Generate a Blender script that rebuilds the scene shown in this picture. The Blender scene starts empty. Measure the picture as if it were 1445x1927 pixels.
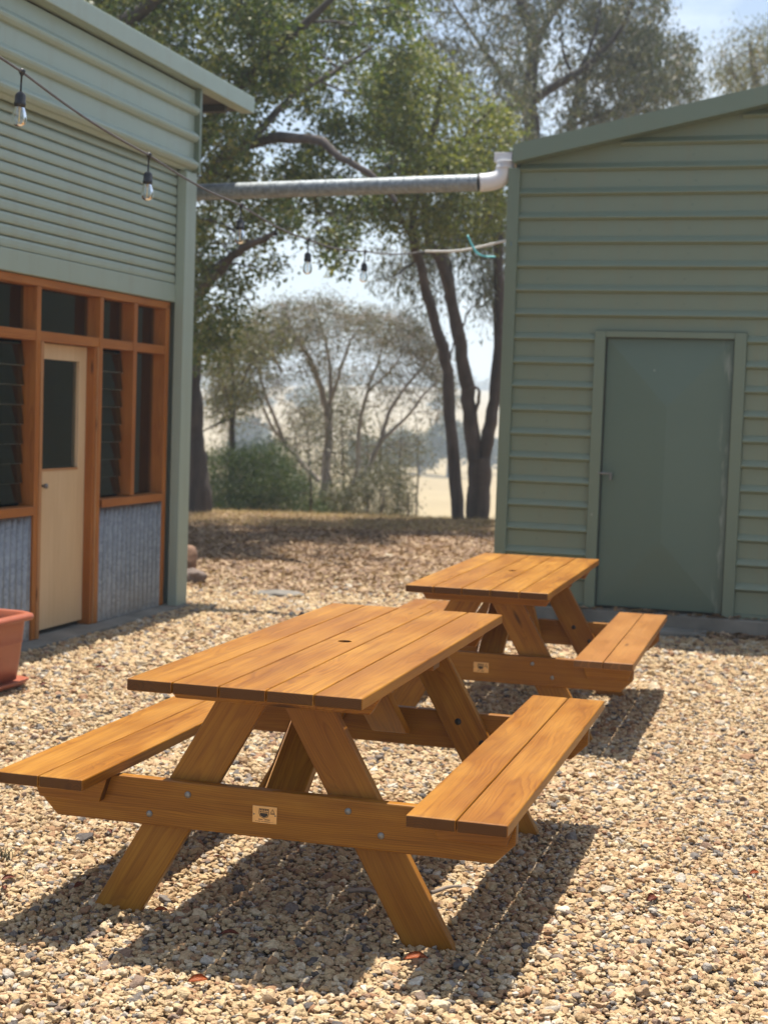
import bpy, bmesh, math, random
import numpy as np
from mathutils import Vector, Matrix, noise as mnoise
R = math.radians
random.seed(7); rng = np.random.default_rng(7)
SC = bpy.context.scene
COL = SC.collection

# ---------------------------------------------------------------- camera
FPX, PITCH, ROLL, HC = 2878.9, 0.0658, -0.0336, 1.593
W0, H0 = 1445.0, 1927.0
cp, sp = math.cos(PITCH), math.sin(PITCH)
FW = np.array([0, cp, -sp]); RT0 = np.array([1., 0, 0]); UP0 = np.array([0, sp, cp])
RT = RT0*math.cos(ROLL) - UP0*math.sin(ROLL); UPV = UP0*math.cos(ROLL) + RT0*math.sin(ROLL)
EYE = np.array([0, 0, HC])
def at(u, v, y):
    """world point seen at photo pixel (u,v) that stands y metres away"""
    k = FW + RT*(u-W0/2)/FPX - UPV*(v-H0/2)/FPX
    return EYE + k*(y/k[1])
def atg(u, v, z=0.0):
    k = FW + RT*(u-W0/2)/FPX - UPV*(v-H0/2)/FPX
    return EYE + k*((z-HC)/k[2])
cd = bpy.data.cameras.new('camera'); cam = bpy.data.objects.new('camera', cd); COL.objects.link(cam)
M = Matrix(((RT[0], UPV[0], -FW[0], 0), (RT[1], UPV[1], -FW[1], 0), (RT[2], UPV[2], -FW[2], HC), (0, 0, 0, 1)))
cam.matrix_world = M
cd.sensor_fit = 'VERTICAL'; cd.sensor_height = 36.0; cd.sensor_width = 27.0
cd.lens = FPX/H0*36.0
cd.clip_start = 0.05; cd.clip_end = 6000
cd.dof.use_dof = True; cd.dof.focus_distance = 4.55; cd.dof.aperture_fstop = 4.4
SC.camera = cam

# ---------------------------------------------------------------- helpers
def link(o, parent=None):
    COL.objects.link(o)
    if parent is not None: o.parent = parent
    return o
def tag(o, label=None, cat=None, group=None, kind=None):
    if label: o['label'] = label
    if cat: o['category'] = cat
    if group: o['group'] = group
    if kind: o['kind'] = kind
    return o
def empty(name, loc=(0,0,0), rz=0.0, label=None, cat=None, group=None):
    o = bpy.data.objects.new(name, None); link(o); o.location = loc; o.rotation_euler = (0, 0, rz)
    o.empty_display_size = 0.2
    return tag(o, label, cat, group)
def mesh_obj(name, bm, mat, parent=None, smooth=False, loc=None, rot=None):
    me = bpy.data.meshes.new(name); bm.normal_update(); bm.to_mesh(me); bm.free()
    if smooth: me.shade_smooth()
    me.materials.append(mat)
    o = link(bpy.data.objects.new(name, me), parent)
    if loc is not None: o.location = loc
    if rot is not None: o.rotation_euler = rot
    return o
def np_mesh(name, verts, faces, mat, parent=None, smooth=False):
    me = bpy.data.meshes.new(name)
    v = np.asarray(verts, np.float32); f = np.asarray(faces, np.int32)
    me.vertices.add(len(v)); me.vertices.foreach_set('co', v.ravel())
    k = f.shape[1]
    me.loops.add(f.size); me.loops.foreach_set('vertex_index', f.ravel())
    me.polygons.add(len(f)); me.polygons.foreach_set('loop_start', np.arange(0, f.size, k, dtype=np.int32))
    if smooth: me.polygons.foreach_set('use_smooth', np.ones(len(f), bool))
    me.update(calc_edges=True); me.validate()
    me.materials.append(mat)
    return link(bpy.data.objects.new(name, me), parent)
def add_box(bm, x0, x1, y0, y1, z0, z1, bev=0.0, seg=2, mat=None):
    vs = [bm.verts.new(p) for p in ((x0,y0,z0),(x1,y0,z0),(x1,y1,z0),(x0,y1,z0),(x0,y0,z1),(x1,y0,z1),(x1,y1,z1),(x0,y1,z1))]
    fs = [bm.faces.new([vs[i] for i in q]) for q in ((3,2,1,0),(4,5,6,7),(0,1,5,4),(1,2,6,5),(2,3,7,6),(3,0,4,7))]
    if bev > 0:
        es = list({e for f in fs for e in f.edges})
        bmesh.ops.bevel(bm, geom=es, offset=bev, segments=seg, profile=0.5, affect='EDGES')
    elif mat is not None:
        pass
    return vs
def add_prism(bm, poly, y0, y1, bev=0.0):
    """polygon in x,z extruded along y"""
    a = [bm.verts.new((p[0], y0, p[1])) for p in poly]; b = [bm.verts.new((p[0], y1, p[1])) for p in poly]
    n = len(poly); fs = []
    fs.append(bm.faces.new(a)); fs.append(bm.faces.new(b[::-1]))
    for i in range(n): fs.append(bm.faces.new((a[i], b[i], b[(i+1) % n], a[(i+1) % n])))
    bmesh.ops.recalc_face_normals(bm, faces=fs)
    if bev > 0:
        es = list({e for f in fs for e in f.edges})
        bmesh.ops.bevel(bm, geom=es, offset=bev, segments=2, profile=0.5, affect='EDGES')
def boxobj(name, dims, mat, parent, bev=0.004, **kw):
    bm = bmesh.new(); add_box(bm, *dims, bev=bev); return mesh_obj(name, bm, mat, parent, **kw)
def frames(pts):
    pts = np.asarray(pts, float); t = np.gradient(pts, axis=0); t /= np.linalg.norm(t, axis=1)[:, None] + 1e-9
    up = np.array([0.31, 0.17, 0.93])
    a = np.cross(t, up); a /= np.linalg.norm(a, axis=1)[:, None] + 1e-9
    return t, a, np.cross(t, a)
def tube_arrays(pts, rad, n=8, jitter=0.0, caps=True):
    pts = np.asarray(pts, float); rad = np.broadcast_to(np.asarray(rad, float), (len(pts),))
    t, a, b = frames(pts); th = np.arange(n)*2*math.pi/n
    ring = pts[:, None, :] + rad[:, None, None]*(np.cos(th)[None, :, None]*a[:, None, :] + np.sin(th)[None, :, None]*b[:, None, :])*(1+jitter*rng.standard_normal((len(pts), n, 1)))
    v = ring.reshape(-1, 3); f = []
    m = len(pts); i = np.arange(m-1)[:, None]*n; j = np.arange(n)[None, :]; j2 = (j+1) % n
    f = np.stack([i+j, i+j2, i+n+j2, i+n+j], -1).reshape(-1, 4)
    return v, f
def merge(parts):
    vs, fs, o = [], [], 0
    for v, f in parts:
        vs.append(v); fs.append(f+o); o += len(v)
    return np.concatenate(vs), np.concatenate(fs)
def smooth_line(pts, n):
    """Catmull-Rom resample"""
    p = np.asarray(pts, float); p = np.vstack([2*p[0]-p[1], p, 2*p[-1]-p[-2]]); out = []
    seg = len(p)-3
    for q in np.linspace(0, seg-1e-6, n):
        k = int(q); u = q-k; a, b, c, d = p[k:k+4]
        out.append(0.5*(2*b+(c-a)*u+(2*a-5*b+4*c-d)*u*u+(3*b-a-3*c+d)*u**3))
    return np.array(out)
def tube_obj(name, pts, rad, mat, parent=None, n=12, jitter=0.0):
    v, f = tube_arrays(pts, rad, n, jitter)
    k = len(v); c0 = np.mean(v[:n], 0); c1 = np.mean(v[-n:], 0)
    v = np.vstack([v, c0, c1]); caps = []
    for i in range(n):
        caps.append((k, (i+1) % n, i, i)); caps.append((k+1, k-n+i, k-n+(i+1) % n, k-n+(i+1) % n))
    me = bpy.data.meshes.new(name)
    fl = [tuple(q) for q in f.tolist()]+[(c[0], c[1], c[2]) for c in caps]
    me.from_pydata(v.tolist(), [], fl); me.update(); me.shade_smooth(); me.materials.append(mat)
    return link(bpy.data.objects.new(name, me), parent)
def add_lathe(bm, prof, n=24, cx=0, cy=0):
    rings = []
    for r, z in prof:
        rings.append([bm.verts.new((cx+r*math.cos(2*math.pi*i/n), cy+r*math.sin(2*math.pi*i/n), z)) for i in range(n)])
    for a, b in zip(rings, rings[1:]):
        for i in range(n): bm.faces.new((a[i], a[(i+1) % n], b[(i+1) % n], b[i]))
    if prof[0][0] > 1e-5: bm.faces.new(rings[0][::-1])
    if prof[-1][0] > 1e-5: bm.faces.new(rings[-1])

# ---------------------------------------------------------------- materials
class NT:
    def __init__(s, name):
        s.m = bpy.data.materials.new(name); s.m.use_nodes = True; s.t = s.m.node_tree; s.t.nodes.clear()
        s.out = s.t.nodes.new('ShaderNodeOutputMaterial')
    def n(s, typ, **kw):
        nd = s.t.nodes.new('ShaderNode'+typ)
        ins = kw.pop('ins', {})
        for k, v in kw.items(): setattr(nd, k, v)
        for k, v in ins.items(): s.set(nd, k, v)
        return nd
    def set(s, nd, k, v):
        i = nd.inputs[k]
        if isinstance(v, bpy.types.NodeSocket): s.t.links.new(v, i)
        else:
            if isinstance(v, tuple) and len(v) == 3 and i.type == 'RGBA': v = (*v, 1)
            i.default_value = v
    def coord(s, which='Object'): return s.n('TexCoord').outputs[which]
    def mapping(s, vec, scale=(1,1,1), loc=(0,0,0), rot=(0,0,0)):
        return s.n('Mapping', ins={'Vector': vec, 'Scale': scale, 'Location': loc, 'Rotation': rot}).outputs[0]
    def noise(s, vec, scale, detail=4, rough=0.55, dist=0.0, out='Fac'):
        return s.n('TexNoise', ins={'Vector': vec, 'Scale': scale, 'Detail': detail, 'Roughness': rough, 'Distortion': dist}).outputs[out]
    def ramp(s, fac, stops, interp='LINEAR'):
        r = s.n('ValToRGB'); s.set(r, 'Fac', fac); cr = r.color_ramp; cr.interpolation = interp
        while len(cr.elements) < len(stops): cr.elements.new(0.5)
        for e, (p, c) in zip(cr.elements, stops):
            e.position = p; e.color = (*c, 1) if isinstance(c, tuple) else (c, c, c, 1)
        return r.outputs[0]
    def mix(s, fac, a, b, mode='MIX'):
        m = s.n('Mix', data_type='RGBA', blend_type=mode)
        for sock, val in ((m.inputs[0], fac), (m.inputs[6], a), (m.inputs[7], b)):
            if isinstance(val, bpy.types.NodeSocket): s.t.links.new(val, sock)
            else: sock.default_value = (*val, 1) if isinstance(val, tuple) else val
        return m.outputs[2]
    def math(s, op, a, b=0.5, c=None):
        m = s.n('Math', operation=op)
        for i, v in enumerate((a, b) if c is None else (a, b, c)):
            if isinstance(v, bpy.types.NodeSocket): s.t.links.new(v, m.inputs[i])
            else: m.inputs[i].default_value = v
        return m.outputs[0]
    def bump(s, h, strength=0.3, dist=0.01):
        return s.n('Bump', ins={'Height': h, 'Strength': strength, 'Distance': dist}).outputs[0]
    def bsdf(s, col, rough=0.6, normal=None, **kw):
        b = s.n('BsdfPrincipled'); s.set(b, 'Base Color', col); s.set(b, 'Roughness', rough)
        if normal is not None: s.set(b, 'Normal', normal)
        for k, v in kw.items(): s.set(b, k.replace('_', ' '), v)
        return b.outputs[0]
    def done(s, sh):
        s.t.links.new(sh, s.out.inputs['Surface']); return s.m
    def rnd(s): return s.n('ObjectInfo').outputs['Random']

def mat_simple(name, col, rough=0.6, var=0.12, scale=8, metallic=0.0, bump=0.0, **kw):
    t = NT(name); c = t.coord(); f = t.noise(c, scale, 5)
    dark = tuple(x*(1-var) for x in col); lite = tuple(min(1, x*(1+var)) for x in col)
    cc = t.ramp(f, [(0.3, dark), (0.7, lite)])
    nm = t.bump(t.noise(c, scale*8, 3), bump, 0.004) if bump else None
    return t.done(t.bsdf(cc, rough, nm, Metallic=metallic, **kw))

def mat_wood(name, base, dark, light, rough=0.43, ring=0.0065, coat=0.09, spec=0.28, stains=False, knots=True):
    """solid timber: growth rings about an axis below the board; grain runs along local X"""
    t = NT(name); c0 = t.coord()
    r = t.rnd()
    off = t.n('CombineXYZ', ins={'X': t.math('MULTIPLY', r, 37.0), 'Y': t.math('MULTIPLY', r, 3.1), 'Z': t.math('MULTIPLY', r, 0.0)}).outputs[0]
    c = t.n('VectorMath', operation='ADD', ins={0: c0, 1: off}).outputs[0]
    # ring centre varies per board
    cy = t.math('MULTIPLY_ADD', t.math('FRACT', t.math('MULTIPLY', r, 17.3)), 0.12, -0.06)
    cz = t.math('MULTIPLY_ADD', t.math('FRACT', t.math('MULTIPLY', r, 5.7)), -0.05, -0.035)
    sx = t.n('SeparateXYZ', ins={0: c0}).outputs
    wob = t.noise(t.mapping(c, (1.1, 5, 5)), 1.0, 3, 0.5)
    wob2 = t.noise(t.mapping(c, (2.5, 22, 22)), 1.0, 3, 0.6)
    dy = t.math('SUBTRACT', sx[1], cy); dz = t.math('SUBTRACT', sx[2], cz)
    rad = t.math('SQRT', t.math('ADD', t.math('MULTIPLY', dy, dy), t.math('MULTIPLY', dz, dz)))
    rad = t.math('ADD', rad, t.math('MULTIPLY', wob, 0.075))
    rad = t.math('ADD', rad, t.math('MULTIPLY', wob2, 0.006))
    if knots:
        v = t.n('TexVoronoi', feature='F1', ins={'Vector': t.mapping(c, (1.0, 5.0, 5.0)), 'Scale': 1.15, 'Randomness': 1.0}).outputs['Distance']
        kn = t.n('MapRange', ins={'Value': v, 'From Min': 0.02, 'From Max': 0.30, 'To Min': 1.0, 'To Max': 0.0}).outputs[0]
        kn2 = t.math('POWER', kn, 2.0)
        rad = t.math('ADD', rad, t.math('MULTIPLY', kn2, 0.05))
    ph = t.math('FRACT', t.math('DIVIDE', rad, ring))
    grain = t.ramp(ph, [(0.0, 0.0), (0.55, 0.25), (0.86, 1.0), (1.0, 0.05)])
    fib = t.noise(t.mapping(c, (3, 260, 260)), 1.0, 3, 0.6)
    fib2 = t.noise(t.mapping(c, (1.6, 70, 70), (3, 1, 7)), 1.0, 4, 0.65)
    blotch = t.noise(t.mapping(c, (2.0, 6, 6)), 1.0, 4, 0.55)
    col = t.mix(t.math('MULTIPLY', grain, 0.75), base, dark)
    col = t.mix(t.ramp(fib, [(0.42, 0.0), (0.75, 0.45)]), col, tuple(x*0.62 for x in dark))
    col = t.mix(t.ramp(blotch, [(0.40, 0.0), (0.72, 0.60)]), col, light)
    col = t.mix(t.ramp(fib2, [(0.46, 0.0), (0.68, 0.5)]), col, tuple(x*0.85 for x in dark))
    bl2 = t.noise(t.mapping(c, (1.3, 4, 4), (5, 2, 1)), 1.0, 3, 0.5)
    col = t.mix(t.ramp(bl2, [(0.5, 0.0), (0.75, 0.45)]), col, tuple(x*0.8 for x in dark))
    col = t.mix(t.math('MULTIPLY_ADD', t.math('FRACT', t.math('MULTIPLY', r, 7.7)), 0.36, 0.0), col, tuple(x*1.15 for x in dark))
    if knots:
        col = t.mix(t.ramp(kn, [(0.80, 0.0), (0.97, 0.85)]), col, tuple(x*0.25 for x in dark))
    nx = t.math('ABSOLUTE', t.n('SeparateXYZ', ins={0: t.coord('Normal')}).outputs[0])
    endc = t.mix(t.math('MULTIPLY', grain, 0.7), tuple(x*0.50 for x in dark), tuple(x*0.2 for x in dark))
    col = t.mix(t.ramp(nx, [(0.80, 0.0), (0.95, 0.9)]), col, endc)      # end grain drinks the stain
    rg = t.math('MULTIPLY_ADD', blotch, 0.22, rough-0.1)
    if stains:
        s1 = t.noise(t.mapping(c0, (7, 11, 11), (3.7, 1.2, 0)), 1.0, 1, 0.4, 0.6)
        edge = t.ramp(s1, [(0.575, 0.0), (0.60, 1.0), (0.612, 1.0), (0.66, 0.25)])
        col = t.mix(t.math('MULTIPLY', edge, 0.6), col, (0.30, 0.115, 0.025))
        col = t.mix(0.28, col, (0.40, 0.19, 0.07))
    bmp = t.bump(t.math('ADD', t.math('MULTIPLY', grain, 0.5), t.math('MULTIPLY', fib, 0.5)), 0.22, 0.0012)
    return t.done(t.bsdf(col, rg, bmp, **{'Coat_Weight': coat, 'Coat_Roughness': 0.28, 'Specular_IOR_Level': spec}))

WOOD = mat_wood('stained_pine', (0.375, 0.150, 0.0120), (0.170, 0.052, 0.0035), (0.550, 0.280, 0.042))
WOOD_WORN = mat_wood('weathered_stained_pine', (0.335, 0.136, 0.020), (0.155, 0.050, 0.004), (0.51, 0.255, 0.060), stains=True)
FRAMEW = mat_wood('red_cedar_frame', (0.44, 0.155, 0.026), (0.26, 0.075, 0.012), (0.52, 0.215, 0.05), rough=0.5, coat=0.05)
FRAMEP = mat_wood('pale_cedar_trim', (0.50, 0.25, 0.10), (0.30, 0.115, 0.035), (0.56, 0.31, 0.14), rough=0.5, coat=0.03)
PLY = mat_wood('pale_plywood_door', (0.66, 0.475, 0.28), (0.57, 0.385, 0.21), (0.70, 0.54, 0.35), rough=0.5, ring=0.03, coat=0.05, knots=False)

def mat_paint(name, col, dirt=(0.27, 0.25, 0.17), rough=0.42, dirt_amt=0.35, vert=True):
    t = NT(name); c = t.coord()
    big = t.noise(c, 1.1, 4); st = t.noise(t.mapping(c, (9, 9, 0.7) if vert else (2, 2, 2)), 1.0, 5, 0.6)
    fine = t.noise(c, 60, 4, 0.7)
    k = t.mix(t.ramp(big, [(0.3, 0.0), (0.75, 0.5)]), col, tuple(x*0.86 for x in col))
    k = t.mix(t.ramp(st, [(0.50, 0.0), (0.80, dirt_amt)]), k, dirt)
    k = t.mix(t.ramp(fine, [(0.62, 0.0), (0.78, 0.22)]), k, tuple(min(1, x*1.35) for x in col))
    # bird lime / chalk specks
    v = t.n('TexVoronoi', ins={'Vector': c, 'Scale': 3.3}).outputs['Distance']
    k = t.mix(t.ramp(v, [(0.010, 0.45), (0.028, 0.0)]), k, (0.62, 0.62, 0.56))
    rg = t.math('MULTIPLY_ADD', fine, 0.2, rough-0.08)
    dent = t.bump(t.noise(t.mapping(c, (1.5, 1.5, 6)), 1.0, 2), 0.25, 0.012)
    return t.done(t.bsdf(k, rg, dent))
GREEN_L = mat_paint('pale_green_steel', (0.340, 0.412, 0.340))
GREEN_R = mat_paint('green_steel', (0.188, 0.232, 0.165), dirt=(0.22, 0.195, 0.12))
def door_paint():
    m = mat_paint('dark_green_steel_door', (0.105, 0.155, 0.118), dirt=(0.135, 0.165, 0.12), rough=0.36, dirt_amt=0.15)
    nt = m.node_tree; b = [n for n in nt.nodes if n.type == 'BSDF_PRINCIPLED'][0]; old = b.inputs['Base Color'].links[0].from_socket
    t = NT.__new__(NT); t.m = m; t.t = nt
    c = t.coord(); x = t.n('SeparateXYZ', ins={0: c}).outputs[0]
    band = t.ramp(t.math('SUBTRACT', x, 2.0), [(0.60, 0.0), (0.655, 1.0), (0.69, 0.4)])
    n_ = t.ramp(t.noise(t.mapping(c, (14, 1, 3.1)), 1.0, 4, 0.6), [(0.52, 0.0), (0.66, 1.0)])
    k = t.mix(t.math('MULTIPLY', t.math('MULTIPLY', band, n_), 0.55), old, (0.36, 0.40, 0.35)); nt.links.new(k, b.inputs['Base Color']); return m
GREEN_D = door_paint()
GREEN_X = mat_paint('dark_green_trim', (0.105, 0.155, 0.118), dirt=(0.135, 0.165, 0.12), dirt_amt=0.15)
GREEN_T = mat_paint('green_steel_trim', (0.158, 0.202, 0.144), dirt=(0.20, 0.18, 0.11), dirt_amt=0.2)

def mat_galv(name, col=(0.40, 0.43, 0.46), rough=0.45, metallic=0.75):
    t = NT(name); c = t.coord()
    sp_ = t.n('TexVoronoi', ins={'Vector': c, 'Scale': 42.0, 'Randomness': 1.0}).outputs['Color']
    sv = t.n('SeparateColor', ins={0: sp_}).outputs[0]
    st = t.noise(t.mapping(c, (26, 26, 1.2)), 1.0, 4)
    k = t.mix(sv, tuple(x*0.72 for x in col), tuple(min(1, x*1.18) for x in col))
    k = t.mix(t.ramp(st, [(0.45, 0.0), (0.8, 0.6)]), k, tuple(x*0.62 for x in col))
    k = t.mix(t.ramp(t.noise(c, 2.3, 4), [(0.55, 0.0), (0.8, 0.55)]), k, (0.23, 0.22, 0.20))
    rg = t.math('MULTIPLY_ADD', sv, 0.22, rough-0.1)
    return t.done(t.bsdf(k, rg, None, Metallic=metallic))
GALV = mat_galv('galvanised_iron', (0.33, 0.335, 0.34), 0.5, 0.6)
GALVP = mat_galv('galvanised_pipe', (0.27, 0.30, 0.315), 0.48, 0.4)
CONC = mat_simple('concrete', (0.205, 0.190, 0.160), 0.95, 0.35, 3, bump=0.4)
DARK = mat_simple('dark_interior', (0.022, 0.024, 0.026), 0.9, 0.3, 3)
SOFFIT = mat_simple('dark_eave_lining', (0.06, 0.055, 0.05), 0.8, 0.2, 3)
BLACKP = mat_simple('black_rubber', (0.018, 0.019, 0.022), 0.45, 0.25, 30)
CORD = mat_simple('black_cord', (0.11, 0.10, 0.10), 0.6, 0.25, 30)
ZINC = mat_simple('zinc_bolt', (0.27, 0.26, 0.24), 0.5, 0.3, 90, metallic=0.6)
HOLE = mat_simple('dark_washer', (0.02, 0.017, 0.015), 0.6, 0.2, 40)
BRASS = mat_simple('brass_plate', (0.66, 0.44, 0.22), 0.28, 0.12, 40, metallic=0.9)
INK = mat_simple('plate_ink', (0.025, 0.02, 0.018), 0.6, 0.1, 40)
TERRA = mat_simple('terracotta_plastic', (0.35, 0.100, 0.052), 0.42, 0.10, 5)
SOIL = mat_simple('potting_soil', (0.05, 0.035, 0.025), 0.95, 0.4, 40, bump=0.5)
PVC = mat_simple('white_pvc', (0.66, 0.65, 0.66), 0.4, 0.08, 9)
ROPE = mat_simple('white_rope', (0.68, 0.66, 0.62), 0.85, 0.15, 60)
BLUE = mat_simple('blue_cloth', (0.035, 0.19, 0.42), 0.8, 0.2, 20)
TURQ = mat_simple('turquoise_tape', (0.14, 0.52, 0.56), 0.5, 0.15, 20)
STEEL = mat_simple('dull_steel', (0.20, 0.20, 0.20), 0.4, 0.2, 40, metallic=0.8)
ROCKM = mat_simple('sandstone_rock', (0.22, 0.13, 0.085), 0.9, 0.35, 9, bump=0.5)
ROCKG = mat_simple('grey_brown_rock', (0.16, 0.12, 0.10), 0.9, 0.35, 9, bump=0.5)
STONE = mat_simple('pale_flat_stone', (0.17, 0.155, 0.135), 0.9, 0.2, 9, bump=0.4)
FOAMY = mat_simple('pale_green_pulp', (0.50, 0.62, 0.56), 0.7, 0.15, 20)
LEAFRED = mat_simple('dry_red_leaf', (0.20, 0.045, 0.018), 0.6, 0.35, 25)
LEAFOR = mat_simple('dry_orange_leaf', (0.46, 0.115, 0.025), 0.6, 0.3, 25)
STICK = mat_simple('grey_stick', (0.25, 0.20, 0.16), 0.9, 0.3, 30)
FIL = mat_simple('amber_filament', (0.85, 0.62, 0.22), 0.4, 0.05, 30)

def mat_glass(name, tint=(0.75, 0.80, 0.80), ior=1.5, refl=1.0, rough=0.0):
    t = NT(name)
    tr = t.n('BsdfTransparent', ins={'Color': tint}).outputs[0]
    gl = t.n('BsdfGlossy', ins={'Color': (1, 1, 1), 'Roughness': rough}).outputs[0]
    fr = t.n('Fresnel', ins={'IOR': ior}).outputs[0]
    mx = t.n('MixShader'); t.t.links.new(t.math('MULTIPLY', fr, refl), mx.inputs[0])
    t.t.links.new(tr, mx.inputs[1]); t.t.links.new(gl, mx.inputs[2])
    return t.done(mx.outputs[0])
PANE = mat_glass('window_glass', (0.62, 0.70, 0.72), 1.5, 1.25)
LOUVRE = mat_glass('louvre_glass', (0.40, 0.50, 0.48), 1.55, 1.0, 0.03)
LEDGE = mat_simple('louvre_edge_glint', (0.72, 0.82, 0.76), 0.4, 0.15, 20)  # pale colour paints in the light caught along the louvre blade edges
BULBG = mat_glass('clear_bulb_glass', (0.93, 0.95, 0.96), 1.45, 1.9)

def mat_leaf(name, cols, rough=0.5, trans=0.35, big=0.35):
    """leaf colour varies leaf by leaf (random per island) and by clump"""
    t = NT(name); isl = t.n('NewGeometry').outputs['Random Per Island']
    f = t.noise(t.coord(), big, 3)
    k = t.math('ADD', t.math('MULTIPLY', isl, 0.62), t.math('MULTIPLY', f, 0.42))
    n = len(cols); col = t.ramp(k, [(0.12+0.76*i/(n-1), c) for i, c in enumerate(cols)])
    b = t.bsdf(col, rough, None)
    tl = t.n('BsdfTranslucent', ins={'Color': t.mix(1.0, col, (1.25, 1.3, 0.7), 'MULTIPLY')}).outputs[0]
    mx = t.n('MixShader', ins={0: trans}); t.t.links.new(b, mx.inputs[1]); t.t.links.new(tl, mx.inputs[2])
    return t.done(mx.outputs[0])
LEAF_DARK = mat_leaf('broadleaf_dark_green', [(0.045, 0.066, 0.024), (0.080, 0.115, 0.036), (0.145, 0.172, 0.050), (0.28, 0.25, 0.09)], 0.50, 0.34)
LEAF_YEL = mat_leaf('broadleaf_yellow_green', [(0.06, 0.085, 0.026), (0.115, 0.140, 0.040), (0.19, 0.20, 0.06), (0.30, 0.27, 0.10)], 0.50, 0.42)
LEAF_GUM = mat_leaf('gum_grey_green', [(0.050, 0.060, 0.040), (0.085, 0.098, 0.062), (0.135, 0.138, 0.090), (0.21, 0.175, 0.13)], 0.60, 0.22)
LEAF_BROWN = mat_leaf('gum_brown_green', [(0.075, 0.078, 0.050), (0.120, 0.120, 0.075), (0.175, 0.150, 0.098), (0.245, 0.185, 0.125)], 0.5, 0.28)
LEAF_SAP = mat_leaf('sapling_olive', [(0.070, 0.078, 0.035), (0.110, 0.118, 0.050), (0.175, 0.165, 0.075), (0.24, 0.17, 0.07)], 0.5, 0.3)
LEAF_BUSH = mat_leaf('bush_dark_green', [(0.022, 0.042, 0.014), (0.040, 0.072, 0.022), (0.070, 0.105, 0.034), (0.115, 0.13, 0.05)], 0.5, 0.3, 0.6)
LEAF_BUSHG = mat_leaf('bush_grey_green', [(0.050, 0.060, 0.032), (0.085, 0.092, 0.050), (0.130, 0.122, 0.072), (0.18, 0.14, 0.10)], 0.5, 0.28, 0.6)
LEAF_FAR = mat_leaf('paddock_tree_green', [(0.030, 0.045, 0.022), (0.045, 0.062, 0.030), (0.065, 0.08, 0.04)], 0.6, 0.1, 0.2)
def mat_bark(name, a, b, sc=9):
    t = NT(name); c = t.coord()
    f = t.noise(t.mapping(c, (sc, sc, sc*0.14)), 1.0, 6, 0.65)
    p = t.noise(c, 1.6, 3)
    k = t.ramp(f, [(0.3, a), (0.7, b)]); k = t.mix(t.ramp(p, [(0.52, 0.0), (0.72, 0.45)]), k, tuple(min(1, x*1.7) for x in b))
    return t.done(t.bsdf(k, 0.9, t.bump(f, 0.7, 0.03)))
BARK_G = mat_bark('grey_bark', (0.040, 0.033, 0.030), (0.105, 0.086, 0.076))
BARK_D = mat_bark('dark_bark', (0.040, 0.030, 0.025), (0.110, 0.082, 0.066))
BARK_R = mat_bark('rusty_gum_bark', (0.070, 0.048, 0.038), (0.165, 0.110, 0.082))
BARK_P = mat_bark('pale_gum_bark', (0.20, 0.165, 0.145), (0.42, 0.37, 0.33))

# ---------------------------------------------------------------- sky, sun, air
SUN_DIR = Vector((0.018, 0.212, 1.0)).normalized()
w = bpy.data.worlds.new('World'); SC.world = w; w.use_nodes = True
wt = w.node_tree; wt.nodes.clear()
sky = wt.nodes.new('ShaderNodeTexSky'); sky.sky_type = 'NISHITA'; sky.sun_disc = False
el = math.asin(SUN_DIR.z); sky.sun_elevation = el; sky.sun_rotation = math.atan2(SUN_DIR.x, SUN_DIR.y)
sky.altitude = 300; sky.air_density = 1.0; sky.dust_density = 1.3; sky.ozone_density = 1.0
bg = wt.nodes.new('ShaderNodeBackground'); bg.inputs['Strength'].default_value = 0.082
wo = wt.nodes.new('ShaderNodeOutputWorld')
# thin high cloud
tc = wt.nodes.new('ShaderNodeTexCoord'); mp = wt.nodes.new('ShaderNodeMapping'); mp.inputs['Scale'].default_value = (1.6, 1.6, 5.0)
mp.inputs['Location'].default_value = (0.35, 0.1, 0.4)
nz = wt.nodes.new('ShaderNodeTexNoise'); nz.inputs['Scale'].default_value = 3.2; nz.inputs['Detail'].default_value = 6; nz.inputs['Roughness'].default_value = 0.6
rp = wt.nodes.new('ShaderNodeValToRGB'); rp.color_ramp.elements[0].position = 0.46; rp.color_ramp.elements[1].position = 0.80
rp.color_ramp.elements[1].color = (0.8, 0.8, 0.8, 1)
mxw = wt.nodes.new('ShaderNodeMix'); mxw.data_type = 'RGBA'; mxw.inputs[7].default_value = (11.0, 11.4, 11.8, 1)
for a, b in ((tc.outputs['Generated'], mp.inputs[0]), (mp.outputs[0], nz.inputs['Vector']), (nz.outputs[0], rp.inputs[0]), (rp.outputs[0], mxw.inputs[0]),
             (sky.outputs[0], mxw.inputs[6]), (mxw.outputs[2], bg.inputs['Color']), (bg.outputs[0], wo.inputs['Surface'])):
    wt.links.new(a, b)
ld = bpy.data.lights.new('sun', 'SUN'); ld.energy = 5.0; ld.angle = R(0.55); ld.color = (1.0, 0.94, 0.84)
sun = bpy.data.objects.new('sun', ld); link(sun); sun.rotation_euler = SUN_DIR.to_track_quat('Z', 'Y').to_euler(); sun.location = (0, 10, 30)
SC.view_settings.view_transform = 'Standard'; SC.view_settings.look = 'None'; SC.view_settings.gamma = 1.0
SC.view_settings.exposure = 0.84
SC.cycles.volume_bounces = 1; SC.cycles.max_bounces = 8; SC.cycles.transparent_max_bounces = 24
SC.cycles.diffuse_bounces = 4; SC.cycles.glossy_bounces = 3
SC.cycles.use_denoising = True

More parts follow.
